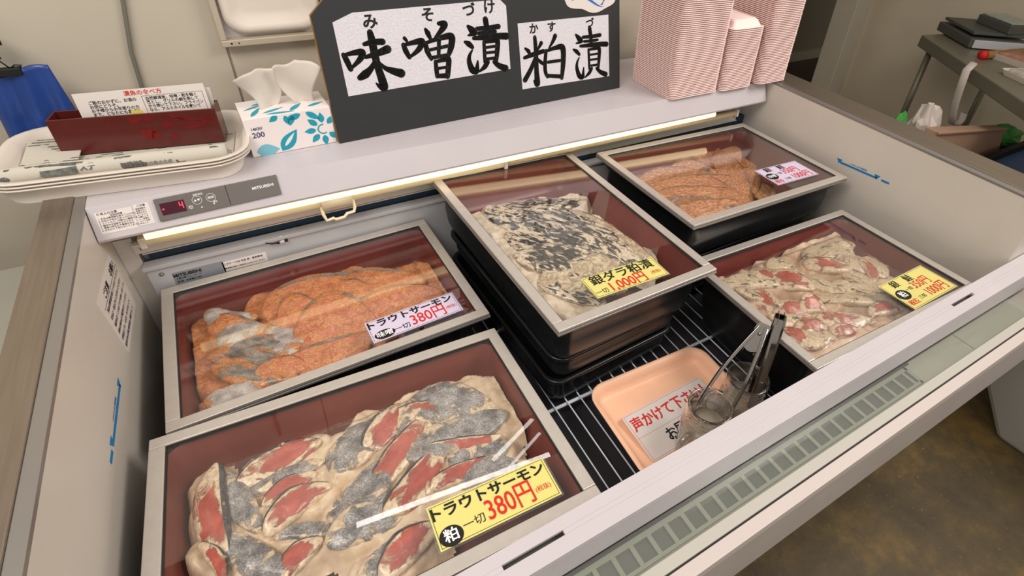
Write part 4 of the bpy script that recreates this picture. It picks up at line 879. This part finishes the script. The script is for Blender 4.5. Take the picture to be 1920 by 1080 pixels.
b = MB(); leaf(b, .010, .012, -.02, .048, .032); b.build('leaf_print', M['pale_teal_print'], tb, M=FB)
b = MB(); leaf(b, .070, .014, .85, .040, .008, .0003); b.build('leaf_vein', M['carton'], tb, M=FB)
join_text(tb, 'carton_lettering', [('200', .018, .023, .052, .01, .95, 'CENTER'), ('14KRF', .010, .0225, .067, .01, .9, 'CENTER')], mat('navy_print', (44, 48, 92), .5), FB)
b = MB()
for (x, y, a, l, w_) in ((.02, .01, 1.1, .05, .012), (.045, .02, .4, .05, .010), (.01, .05, .5, .05, .008), (.03, .075, .2, .04, .010), (.10, .01, .9, .05, .014), (.14, .02, .4, .04, .012), (.12, .07, .3, .05, .014), (.05, .012, -.1, .06, .010)): leaf(b, x, y, a, l, w_)
b.build('lid_print', M['teal_print'], tb, M=Matrix.Translation((0, 0, H_+.0002)))
b = MB()
for s_, (cx, hh, wd, ph) in enumerate(((.062, .096, .082, 0), (.135, .106, .084, 2.2))):
    n, mrows = 22, 14; vs = []
    for j in range(mrows+1):
        v_ = j/mrows
        for i in range(n+1):
            u_ = i/n-.5; spread = .45+.75*v_
            x = cx+u_*wd*spread+(.006*math.sin(5*v_+ph)); y = .052+.012*math.sin(u_*5+ph)*(.4+v_*.8)+.004*math.sin(5*v_+u_*3)-.012*v_*s_
            z = H_-.004+hh*v_*(1-.25*abs(u_)*(1+math.sin(ph+u_*9)*.6))+.002*math.sin(u_*9)
            vs.append((x, y, z))
    b.vf(vs, [(j*(n+1)+i, j*(n+1)+i+1, (j+1)*(n+1)+i+1, (j+1)*(n+1)+i) for j in range(mrows) for i in range(n)])
o = b.build('tissue', M['tissue'], tb, smooth=True)
so = o.modifiers.new('thickness', 'SOLIDIFY'); so.thickness = .0008
tag(tb, 'white tissue box with teal leaf print and a tissue pulled up, beside the sign board', 'tissue box')

# nested white foam trays holding newspaper and the maroon box
TA = -.125; TC = Vector((-.232, 1.408, 1.0508))
TM = Matrix.Translation(TC) @ Matrix.Rotation(TA, 4, 'Z')
def foam_tray(W_, D_, H_, r, t=.003, lip=.009, fl=.012):
    b = MB(); L = []
    prof = [(0, 0), (.0, .0), (fl*.55, H_*.5), (fl, H_-.004), (fl+lip, H_-.003), (fl+lip+.001, H_-.0005), (fl+lip-.001, H_), (fl-t, H_-.001), (fl*.5-t, H_*.5), (-t-.002, t+.001), (-.012, t)]
    for e, z in prof: L.append([(p[0], p[1], z) for p in rrect(W_+2*e, D_+2*e, r+e, 6)])
    b.loft(L, False, False); n = len(L[0]); b.vf(L[0], [tuple(range(n))]); b.vf(L[-1], [tuple(range(n))]); return b
wt = foam_tray(.40, .218, .042, .045, .003, .010, .016)
for i, ww in enumerate(('bottom', 'middle', 'top')):
    o = wt.build('foam_tray', M['white_foam'], None, smooth=True, M=TM @ Matrix.Translation((0, 0, .0068*i)))
    tag(o, ['bottom large white foam tray of three nested at the left end of the shelf', 'middle large white foam tray of the nested three, left end of shelf', 'top large white foam tray of three, holding newspaper and maroon box'][i], 'foam tray', 'nested white foam trays')
nz = .0138+.0035
nw = empty('newspaper'); nw.matrix_basis = TM @ Matrix.Translation((0, 0, nz))
b = MB(); n = 30; vs = []
for j in range(3):
    for i in range(n+1):
        x = -.19+.37*i/n; vs.append((x, -.085+.085*j, .002+.0006*math.sin(x*60+j)))
b.vf(vs, [(j*(n+1)+i, j*(n+1)+i+1, (j+1)*(n+1)+i+1, (j+1)*(n+1)+i) for j in range(2) for i in range(n)])
b = MB().box((-.19, -.098, .0), (.185, .085, .003)); b.build('folded_sheet', M['news'], nw)
b = MB(); b.vf([(-.195, -.02, .004), (-.10, -.02, .004), (-.10, .085, .022), (-.195, .09, .026), (-.195, -.02, .006), (-.10, -.02, .006), (-.10, .085, .024), (-.195, .09, .028)], [(0,1,2,3),(7,6,5,4),(0,4,5,1),(1,5,6,2),(2,6,7,3),(3,7,4,0)])
b.build('raised_sheet', M['news'], nw)
b = MB(); L = []
for i in range(25):
    x = -.2+.385*i/24; L.append([(x, -.092+.014*math.cos(a*math.pi/8), .034+.019*math.sin(a*math.pi/8)+.0008*math.sin(x*40)) for a in range(16)])
b.loft(L, False, True); fe = b.build('folded_edge', M['news'], nw, smooth=True)
FE = frame(Vector((0, -.1035, .043)), (1, 0, 0), (0, .7, 1))
join_text(nw, 'headline_lettering', [('ステ', .016, -.052, -.001, .05, .8, 'CENTER'), ('近畿・四国・中国', .011, .052, .004, .01, .9, 'CENTER'), ('日本海の魚の食卓', .009, .055, -.009, .01, .9, 'CENTER')], M['dark_grey'], FE)
b = MB(); plate(b, rect(-.125, -.010, -.068, .012), 0, .0006); b.build('photo_block', mat('newspaper_photo', (96, 98, 92), .8, var=.5, vscale=110), nw, M=frame(Vector((0, -.1040, .0430)), (1, 0, 0), (0, .7, 1)))
tag(nw, 'folded newspaper lining the top white foam tray', 'newspaper')

# maroon lacquer box
BA = Vector((-.360, 1.465, 1.0735)); BB = Vector((-.062, 1.411, 1.0735)); bu = (BB-BA).normalized(); BL = (BB-BA).length
BM = frame(BA, bu, Vector((0, 0, 1)).cross(bu))     # x along, y to the back, z up
lb = empty('lacquer_box'); lb.matrix_basis = BM
b = MB(); Hb = .081; Db = .052; t = .004
b.box((0, 0, 0), (BL, t, Hb)); b.box((0, Db-t, 0), (BL, Db, Hb)); b.box((0, t, 0), (t, Db-t, Hb)); b.box((BL-t, t, 0), (BL, Db-t, Hb)); b.box((t, t, 0), (BL-t, Db-t, t))
b.build('box_body', M['lacquer'], lb, bevel=.001)
FBx = frame(Vector((0, -.0004, 0)), (1, 0, 0), (0, 0, 1))
b = MB()
def blob(b, cx, cy, rx, ry, a=0, k=0.0):
    P_ = []
    for i in range(20):
        q = 2*math.pi*i/20; rr_ = 1+.25*math.sin(3*q+k)+.12*math.sin(5*q+k*2); x, y = rx*rr_*math.cos(q), ry*rr_*math.sin(q)
        P_.append((cx+x*math.cos(a)-y*math.sin(a), min(Hb-.001, max(.001, cy+x*math.sin(a)+y*math.cos(a)))))
    plate(b, P_, 0, .0002)
for q in ((.15, .068, .012, .007, .2, 1), (.175, .070, .008, .006, 0, 2), (.165, .036, .013, .012, 0, .3), (.178, .030, .010, .009, 0, 2.2), (.205, .052, .012, .006, .1, 1.2), (.21, .024, .008, .006, .1, 3), (.255, .045, .030, .0035, .15, .5), (.25, .062, .034, .003, -.1, 2), (.225, .069, .020, .003, -.5, 2), (.28, .056, .012, .003, .4, 1)): blob(b, *q)
b.build('red_pattern', M['lacquer_red'], lb, M=FBx)
tag(lb, 'long maroon lacquer box with red pattern standing on newspaper in the white tray', 'box')
def recipe_card(x0, w_, h_, y, z, label, with_text=True, tilt=0):
    c = empty('recipe_card'); c.matrix_basis = BM @ frame(Vector((x0, y, z)), (1, 0, tilt), (0, .10, 1)) @ Matrix.Scale(.93, 4)
    plate(MB(), rect(0, 0, w_, h_), -.0006, 0).build('card', M['white_card'], c)
    if with_text:
        F = Matrix.Translation((0, 0, .0001))
        join_text(c, 'title_lettering', [('漬魚の食べ方', .0125, .132, .1185, .02, 1, 'CENTER')], M['red_ink'], F)
        L1 = ['ご飯のおかずに、お酒の', 'お供にどうぞ。', 'お子様からお年寄りの方', 'まで、どなたにも喜ばれ', 'ています。']
        L2 = ['自然解凍後、味噌・粕を軽く', '落とし、グリルの網を熱して', 'から焼いて下さい。フライパン', 'なら、アルミホイルを敷いて']
        join_text(c, 'recipe_lettering', [(q, .0092, .022, .104-.0090*i, .02, .92, 'LEFT') for i, q in enumerate(L1)]+[(q, .0090, .132, .1035-.0090*i, .02, .90, 'LEFT') for i, q in enumerate(L2)], M['ink'], F)
        b = MB(); plate(b, rect(.1265, .04, .1272, .110), 0, .0003); plate(b, rect(.1265, .1100, .249, .1106), 0, .0003); plate(b, rect(.2483, .04, .249, .1106), 0, .0003); b.build('ruled_line', M['ink'], c)
    tag(c, label, 'card'); return c
recipe_card(.056, .256, .128, .018, .004, 'white recipe card with red title standing in the maroon box', True, .030)
recipe_card(.060, .256, .118, .030, .006, 'blank backed white card standing behind the recipe card in the maroon box', False, 0)
o = MB().box((.146, .012, .05), (.167, .0135, .0845)).build('yellow_slip', mat('yellow_paper', (220, 200, 90), .6), None, M=BM); tag(o, 'small yellow paper slip poking out of the maroon box before the card', 'paper slip')

# blue bag hanging from clips
bg = empty('plastic_bag', (-.402, 1.60, 1.11))
n, mr = 26, 18; vs = []
for j in range(mr+1):
    v_ = j/mr
    for i in range(n+1):
        u_ = i/n-.5
        x = u_*(.118+.02*v_)+.004+.004*v_-.016*v_*0; y = -.012*math.cos(u_*2.6)-.008*math.sin(u_*16+v_*2)*(.3+v_*.7); z = .110-.155*v_+.006*math.sin(u_*6)*(1-v_)+(.010*u_)
        vs.append((x, y, z))
b = MB(); b.vf(vs, [(j*(n+1)+i, j*(n+1)+i+1, (j+1)*(n+1)+i+1, (j+1)*(n+1)+i) for j in range(mr) for i in range(n)])
o = b.build('bag_body', M['blue_bag'], bg, smooth=True); so = o.modifiers.new('thickness', 'SOLIDIFY'); so.thickness = .006
tag(bg, 'blue plastic bag hanging from a black clip on the wall at far left', 'bag')
cl = empty('binder_clip', (-.400, 1.588, 1.226))
MB().box((-.040, -.008, -.012), (.018, .008, .004)).build('clip_body', M['black'], cl, bevel=.002)
b = MB(); b.tube([(-.016, 0, .002), (-.012, 0, .014), (-.018, 0, .022), (-.020, 0, .027), (-.014, 0, .030), (-.008, 0, .026), (-.008, 0, .018), (.002, 0, .002)], .0014, 6); b.tube([(.004, 0, .004), (.012, -.004, .010), (.022, -.004, .008), (.018, 0, .003)], .0014, 6)
b.build('wire_handle', M['black'], cl, smooth=True)
tag(cl, 'black binder clip gripping the top of the blue bag', 'clip')
tc_ = empty('wall_clip', (-.412, 1.61, 1.278))
MB().prism([(-.05, 0), (0, -.012), (.014, .006), (.004, .03), (-.05, .05)], 'y', -.012, .006).build('clip_jaw', M['teal_plastic'], tc_, bevel=.003)
MB().tube([(.006, -.012, .026), (.018, -.014, .004), (.017, -.014, -.004)], .0018, 6).build('clip_spring', M['black'], tc_, smooth=True)
MB().tube([(-.01, -.003, -.010), (-.001, -.003, -.022), (.001, -.003, -.034)], .003, 6).build('hanging_link', M['black'], tc_, smooth=True)
tag(tc_, 'teal plastic clip on the wall above the blue bag', 'clip')

# stacks of pink foam trays, nested upside down
pk = MB(); Wp, Dp, Hp = .196, .235, .024
def inv_tray(Wp, Dp, Hp, r):
    b = MB(); L = []
    for e, z in ((-.004, .0022), (.0, .0022), (.0012, .0012), (0, 0), (-.008, .0006), (-.012, .005), (-.020, Hp-.006), (-.026, Hp-.001), (-.034, Hp)):
        L.append([(p[0], p[1], z) for p in rrect(Wp+2*e, Dp+2*e, max(.008, r+e), 5)])
    b.loft(L, False, False); n = len(L[0]); b.vf(L[-1], [tuple(range(n))]); return b
def stack(cx, cy, z0, w_, d_, count, pitch, group, lab_, top, rot=0, ov=None):
    first = inv_tray(w_, d_, .024, .022).build('pink_foam_tray', M['pink_foam'], None, smooth=False)
    rr = random.Random(count)
    for i in range(count):
        o = first if i == 0 else first.copy()
        if i: col.objects.link(o)
        o.location = (cx+rr.uniform(-.0005, .0005), cy+rr.uniform(-.0005, .0005), z0+pitch*i); o.rotation_euler = (0, 0, rot)
        tag(o, top if (i == count-1 and top) else lab_, 'foam tray', group)
stack(1.2325, 1.352, 1.0515, .206, .212, 54, .0056, 'pink trays in the tall stack beside the sign', 'pink foam tray nested in the tall left stack beside the sign', None)
stack(1.414, 1.345, 1.0515, .146, .212, 36, .0056, 'pink trays in the low middle stack', 'pink foam tray nested in the low middle stack', 'top pink foam tray of the low middle stack, turned upside down')
stack(1.563, 1.345, 1.0600, .140, .250, 54, .0056, 'pink trays in the right stack', 'pink foam tray nested in the right stack above the steel ledge', None)
stack(1.49, 1.53, 1.0515, .20, .10, 52, .0056, 'pink trays in the rear stack', 'pink foam tray in the stack behind the low middle stack', None) if False else None

# ================================================================ inside the case: peach tray, notice, jars, tongs
pt = foam_tray(.310, .242, .037, .028, .003, .0075, .011)
PT = Matrix.Translation((.684, .553, ZR+.0022)) @ Matrix.Rotation(-.035, 4, 'Z')
o = pt.build('foam_tray', M['peach_foam'], None, smooth=True, M=PT)
tag(o, 'peach foam tray on the wire rack holding a notice and glass jars', 'foam tray')
nc = empty('notice_card'); nc.matrix_basis = PT @ Matrix.Translation((-.122, -.082, .0045)) @ frame(Vector((0, 0, .0)), (1, .06, .0), (0, 1, .10))
plate(MB(), [(p[0], p[1]) for p in rrect(.245, .125, .009, 4, .1225, .0625)], 0, .0014).build('card', M['white_card'], nc)
b = MB()
for q in (rect(.0044, .0033, .2407, .0039), rect(.0044, .1213, .2407, .1220), rect(.0044, .0033, .0050, .1220), rect(.0044, .061, .2407, .0616)): plate(b, q, .0014, .0017)
b.build('ruled_line', M['red_ink'], nc)
join_text(nc, 'notice_lettering', [('声かけて下さい！', .037, .0087, .0905, .055, .82, 'LEFT')], M['red_ink'], Matrix.Translation((0, 0, .0014)))
join_text(nc, 'notice_lettering', [('お早めに', .035, .0675, .034, .055, .82, 'LEFT')], M['ink'], Matrix.Translation((0, 0, .0014)))
tag(nc, 'white notice card with red writing lying in the peach foam tray', 'notice')

def jar(cx, cy, z0, H_, label, handle_ang=None):
    j = empty('glass_jar', (cx, cy, z0))
    R0 = .053; prof = [(.0005, .0), (R0-.006, 0), (R0, .006), (R0+.0005, H_*.30), (R0, H_*.60), (R0-.004, H_*.68), (R0-.0075, H_*.74), (R0-.0075, H_*.78), (R0-.004, H_*.80), (R0-.0075, H_*.83), (R0-.0075, H_*.86), (R0-.004, H_*.88), (R0-.0075, H_*.91), (R0-.0065, H_*.965), (R0-.004, H_*.985), (R0-.0055, H_), (R0-.010, H_*.995), (R0-.011, H_*.9), (R0-.011, H_*.76), (R0-.006, H_*.62), (R0-.004, H_*.3), (R0-.006, .008), (.0005, .007)]
    MB().lathe(prof, 40).build('jar_body', M['jar_glass'], j, smooth=True)
    MB().lathe([(.0005, .0085), (R0-.0065, .009), (R0-.0062, H_*.55), (.0005, H_*.55)], 32).build('water', M['water'], j, smooth=True)
    if handle_ang is not None:
        a = handle_ang; c_, s_ = math.cos(a), math.sin(a)
        P_ = [(R0*.96, H_*.62), (R0+.014, H_*.66), (R0+.028, H_*.58), (R0+.033, H_*.42), (R0+.028, H_*.26), (R0+.014, H_*.16), (R0*.97, H_*.16)]
        MB().tube([(r_*c_, r_*s_, z_) for r_, z_ in P_], [.006, .0065, .0065, .006, .0065, .0065, .006], 10).build('jar_handle', M['jar_glass'], j, smooth=True)
    tag(j, label, 'jar')
jar(.673, .458, ZR+.0062, .1525, 'glass mug jar with handle and murky water, nearer the notice card', math.radians(188))
jar(.803, .474, ZR+.0062, .150, 'second glass mug jar, on the right behind the first', math.radians(150))

def tongs(apex, tip1, tip2, label, wide=.024):
    """two channel legs joined by a folded head with a rivet"""
    apex, t1, t2 = Vector(apex), Vector(tip1), Vector(tip2); r = empty('tongs', apex)
    mid = ((t1+t2)/2-apex).normalized(); sp = (t2-t1).normalized(); n_ = mid.cross(sp).normalized()
    def leg(tip, s_):
        d = tip-apex; st = mid*.004+sp*s_*.010; b = MB(); L = []
        dirn = (d-st).normalized(); side = (sp-dirn*sp.dot(dirn)).normalized()*s_; nn = dirn.cross(side).normalized()
        for i in range(13):
            t = i/12; c = st+(d-st)*t + side*(.010*math.sin(math.pi*t)); w_ = wide*(1-.25*t)*.5; dp = .008*(1-.5*t)
            # U section
            sec = [(-w_, 0), (-w_, -dp), (-w_+.0012, -dp), (-w_+.0012, -.0012), (w_-.0012, -.0012), (w_-.0012, -dp), (w_, -dp), (w_, 0), (w_*.5, .0022), (-w_*.5, .0022)]
            L.append([c+nn*a+side*q for a, q in sec])
        b.loft(L, False, True); b.build('tong_arm', M['chrome'], r, smooth=False, bevel=.0006)
    leg(t1, -1); leg(t2, 1)
    b = MB()
    for s_ in (-1, 1):
        o_ = n_*(.0065*s_)
        pl = [mid*-.004+sp*-.010, mid*.000+sp*-.0145, mid*.060+sp*-.0165, mid*.066+sp*-.004, mid*.066+sp*.004, mid*.060+sp*.0165, mid*.000+sp*.0145, mid*-.004+sp*.010]
        k = n_*.0006
        n0 = len(pl); b.vf([p+o_-k for p in pl]+[p+o_+k for p in pl], [tuple(range(n0)), tuple(range(n0, 2*n0))[::-1]]+[(i, (i+1) % n0, n0+(i+1) % n0, n0+i) for i in range(n0)])
    b.build('tong_head', M['chrome'], r, bevel=.0005)
    c = mid*.022
    MB().tube([c-n_*.009, c+n_*.009], .0035, 12).build('rivet', M['chrome'], r, smooth=True)
    P_ = [mid*.07+sp*-.013, mid*.045+sp*-.012, mid*.030+sp*-.004, mid*.028, mid*.030+sp*.004, mid*.045+sp*.012, mid*.07+sp*.013]
    MB().tube(P_, .0022, 8).build('spring', M['chrome'], r, smooth=True)
    tag(r, label, 'tongs')
tongs((.842, .505, .858), (.655, .487, .675), (.690, .432, .670), 'steel tongs leaning in the nearer glass jar')
tongs((.888, .501, .872), (.797, .440, .670), (.830, .470, .668), 'steel tongs standing in the farther glass jar')

# ================================================================ far right: work table with scales and packs
tb2 = empty('work_table', (3.45, 1.2, 0))
# table top edge ends taken from image pixels at the assumed table height
A_ = Vector((3.677, 1.866, .85)); B_ = Vector((3.02, .93, .85)); du = (B_-A_).normalized(); dn = Vector((du.y, -du.x, 0)); dn = dn if dn.x > 0 else -dn
T4 = frame(A_, du, Vector((0, 0, 1)).cross(du)); wy = 1 if (T4.to_3x3() @ Vector((0, 1, 0))).x > 0 else -1
TI = Matrix.Translation((-3.45, -1.2, 0)) @ T4
def tbx(x0, x1, y0, y1, z0, z1): return MB().box((x0, min(y0*wy, y1*wy), z0), (x1, max(y0*wy, y1*wy), z1))
MB().prism([(0, 0), (1.8, 0), (1.8, .55*wy), (-.24, .55*wy)], 'z', -.07, 0).build('table_top', M['tabletop'], tb2, M=TI, bevel=.006)
for (x, y) in ((.06, .06), (1.74, .06), (.06, .49), (1.74, .49)):
    MB().tube([(x, y*wy, -.849), (x, y*wy, -.04)], .019, 12).build('table_leg', M['tabletop'], tb2, smooth=True, M=TI)
tag(tb2, 'worn steel work table standing against the far wall at upper right', 'table')
def onT(name, mb, mt, lab_, cat_, x, y, z, rot=0, **kw):
    o = mb.build(name, mt, None, M=T4 @ Matrix.Translation((x, y*wy, z)) @ Matrix.Rotation(rot, 4, 'Z'), **kw); return tag(o, lab_, cat_)
sca = empty('weighing_scale'); sca.matrix_basis = T4 @ Matrix.Translation((.047, .325*wy, 0)) @ Matrix.Rotation(.03, 4, 'Z')
MB().box((-.19, -.17, .004), (.19, .17, .06)).build('scale_body', M['dark_grey'], sca, bevel=.008)
MB().box((-.17, -.155, .074), (.165, .155, .092)).build('weighing_plate', M['dark_grey'], sca, bevel=.004)
MB().box((-.05, -.05, .055), (.05, .05, .074)).build('plate_post', M['black'], sca)
MB().box((.1905, -.15, .008), (.198, .15, .054)).build('front_panel', M['scale_white'], sca, bevel=.002)
tag(sca, 'dark weighing scale with white front at the corner of the work table', 'scale')
pkc = empty('food_pack'); pkc.matrix_basis = T4 @ Matrix.Translation((.08, .42*wy, .0925)) @ Matrix.Rotation(.2, 4, 'Z')
MB().box((-.13, -.09, 0), (.13, .09, .05)).build('pack_box', M['dark_grey'], pkc, bevel=.004)
MB().box((-.12, -.08, .051), (.12, .08, .06)).build('film_top', mat('pack_film', (150, 160, 150), .2, var=.3, vscale=40), pkc, bevel=.003)
tag(pkc, 'film topped pack resting on the back of the weighing scale', 'food pack')
for (nm_, x, y, sx_, sy_, h_, c_, l_, rt) in (('food_pack', .46, .33, .13, .09, .035, (170, 120, 100), 'flat pack of reddish food behind the tan box on the work table', .5), ('food_pack', .76, .20, .10, .08, .03, (190, 180, 170), 'white paper food pack on the near part of the work table', .2)):
    r = empty(nm_); r.matrix_basis = T4 @ Matrix.Translation((x, y*wy, 0)) @ Matrix.Rotation(rt, 4, 'Z')
    MB().loft([[(p[0]*k, p[1]*k, z) for p in rrect(sx_*2, sy_*2, .02, 4)] for k, z in ((.85, .0005), (1, h_), (.97, h_), (.82, .008))], False, True).build('pack_tray', M['white_foam'], r)
    b = MB(); b.loft([[(p[0]*k, p[1]*k, z) for p in rrect(sx_*1.6, sy_*1.6, .02, 4)] for k, z in ((1, .01), (.9, h_+.006), (.5, h_+.014))], False, True); b.build('pack_contents', mat('pack_food', c_, .4, var=.3, vscale=30), r, smooth=True)
    tag(r, l_, 'food pack')
o = MB().tube([(3.56, 1.425, .873), (3.95, 1.345, .873)], .022, 14).build('cardboard_tube', mat('tan_card', (140, 104, 56), .6), None, smooth=True); tag(o, 'tan cardboard roll with red end on the edge of the work table', 'roll')
o = MB().tube([(3.528, 1.4315, .874), (3.559, 1.4252, .874)], .0235, 12).build('red_cap', M['red_ink'], None, smooth=True); tag(o, 'red plastic cap at the end of the tan cardboard roll', 'cap')
b = MB(); P_ = [(3.167,1.3,0.914), (3.126,1.3,0.881), (3.148,1.3,0.786), (3.171,1.3,0.71), (3.208,1.3,0.629), (3.247,1.3,0.57), (3.317,1.3,0.551), (3.347,1.3,0.574), (3.337,1.3,0.617)]
b.tube(P_, .020, 8, sx=.3)
o = b.build('packing_strap', M['tape_white'], None, smooth=True); tag(o, 'pale packing strap hanging down from the work table edge', 'strap')
b = MB()
for q in range(3): b.box((-.1, -.02, -.004-.006*q), (.16, .20, -.002-.006*q))
onT('paper_sheets', b, M['white_card'], 'loose white sheets sticking out over the near edge of the work table', 'paper', 1.22, -.02, .03, -.25)
b = MB(); fr_ = [(2.66, .720), (3.39, .600), (3.50, .405), (2.62, .405)]
b.prism(fr_, 'y', 1.10, 1.16); b.prism([(2.64, .726), (3.41, .606), (3.405, .590), (2.645, .708)], 'y', 1.088, 1.10)
o = b.build('tan_food_tray', M['tan_tray'], None, bevel=.006); tag(o, 'tan plastic tray propped upright between the case and the work table', 'tray')
o = MB().box((2.50, 1.09, 0), (3.80, 1.32, .40)).build('crate', M['dark_grey'], None, bevel=.01); tag(o, 'dark crate added as support under the tan upright tray beside the right steel ledge', 'crate')  # crate added to hold up the tray and bags
def lump(c, r, sd, name, mt, lab_, cat_):
    b = MB(); n, m2 = 18, 10; R = []
    for j in range(m2+1):
        v_ = math.pi*j/m2*.98+.01; R.append([])
        for i in range(n):
            a = 2*math.pi*i/n; d = Vector((math.sin(v_)*math.cos(a), math.sin(v_)*math.sin(a), math.cos(v_)))
            k = 1+.35*noise.noise(d*2.2+Vector((sd, 0, 0)))+.12*noise.noise(d*6+Vector((0, sd, 0)))
            R[-1].append((c[0]+d.x*r[0]*k, c[1]+d.y*r[1]*k, c[2]+max(-r[2]*.8, d.z*r[2]*k)))
    b.loft(R, False, True); o = b.build(name, mt, None, smooth=False); return tag(o, lab_, cat_)
lump((2.55, 1.22, .56), (.11, .09, .19), 1, 'green_bag', M['green'], 'green plastic bag poking up left of the tan upright tray', 'bag')
lump((3.72, 1.20, .45), (.12, .09, .06), 5, 'green_bag', M['green'], 'green plastic bag lying right of the tan upright tray', 'bag')
lump((2.82, 1.24, .56), (.10, .07, .20), 9, 'crumpled_paper', M['tape_white'], 'crumpled pale paper behind the tan upright tray under the strap', 'paper')
cr = empty('crate', (3.42, .80, 0))
MB().box((-.32, -.25, 0), (.32, .25, .46)).build('crate_body', M['blue_crate'], cr, bevel=.012)
b = MB(); b.box((-.335, .235, .46), (.335, .265, .50)); b.box((-.335, -.265, .46), (.335, -.235, .50)); b.box((-.335, -.235, .46), (-.305, .235, .50)); b.box((.305, -.235, .46), (.335, .235, .50)); b.build('crate_rim', M['black'], cr, bevel=.004)
tag(cr, 'blue crate with dark rim at the right edge beyond the steel ledge', 'crate')
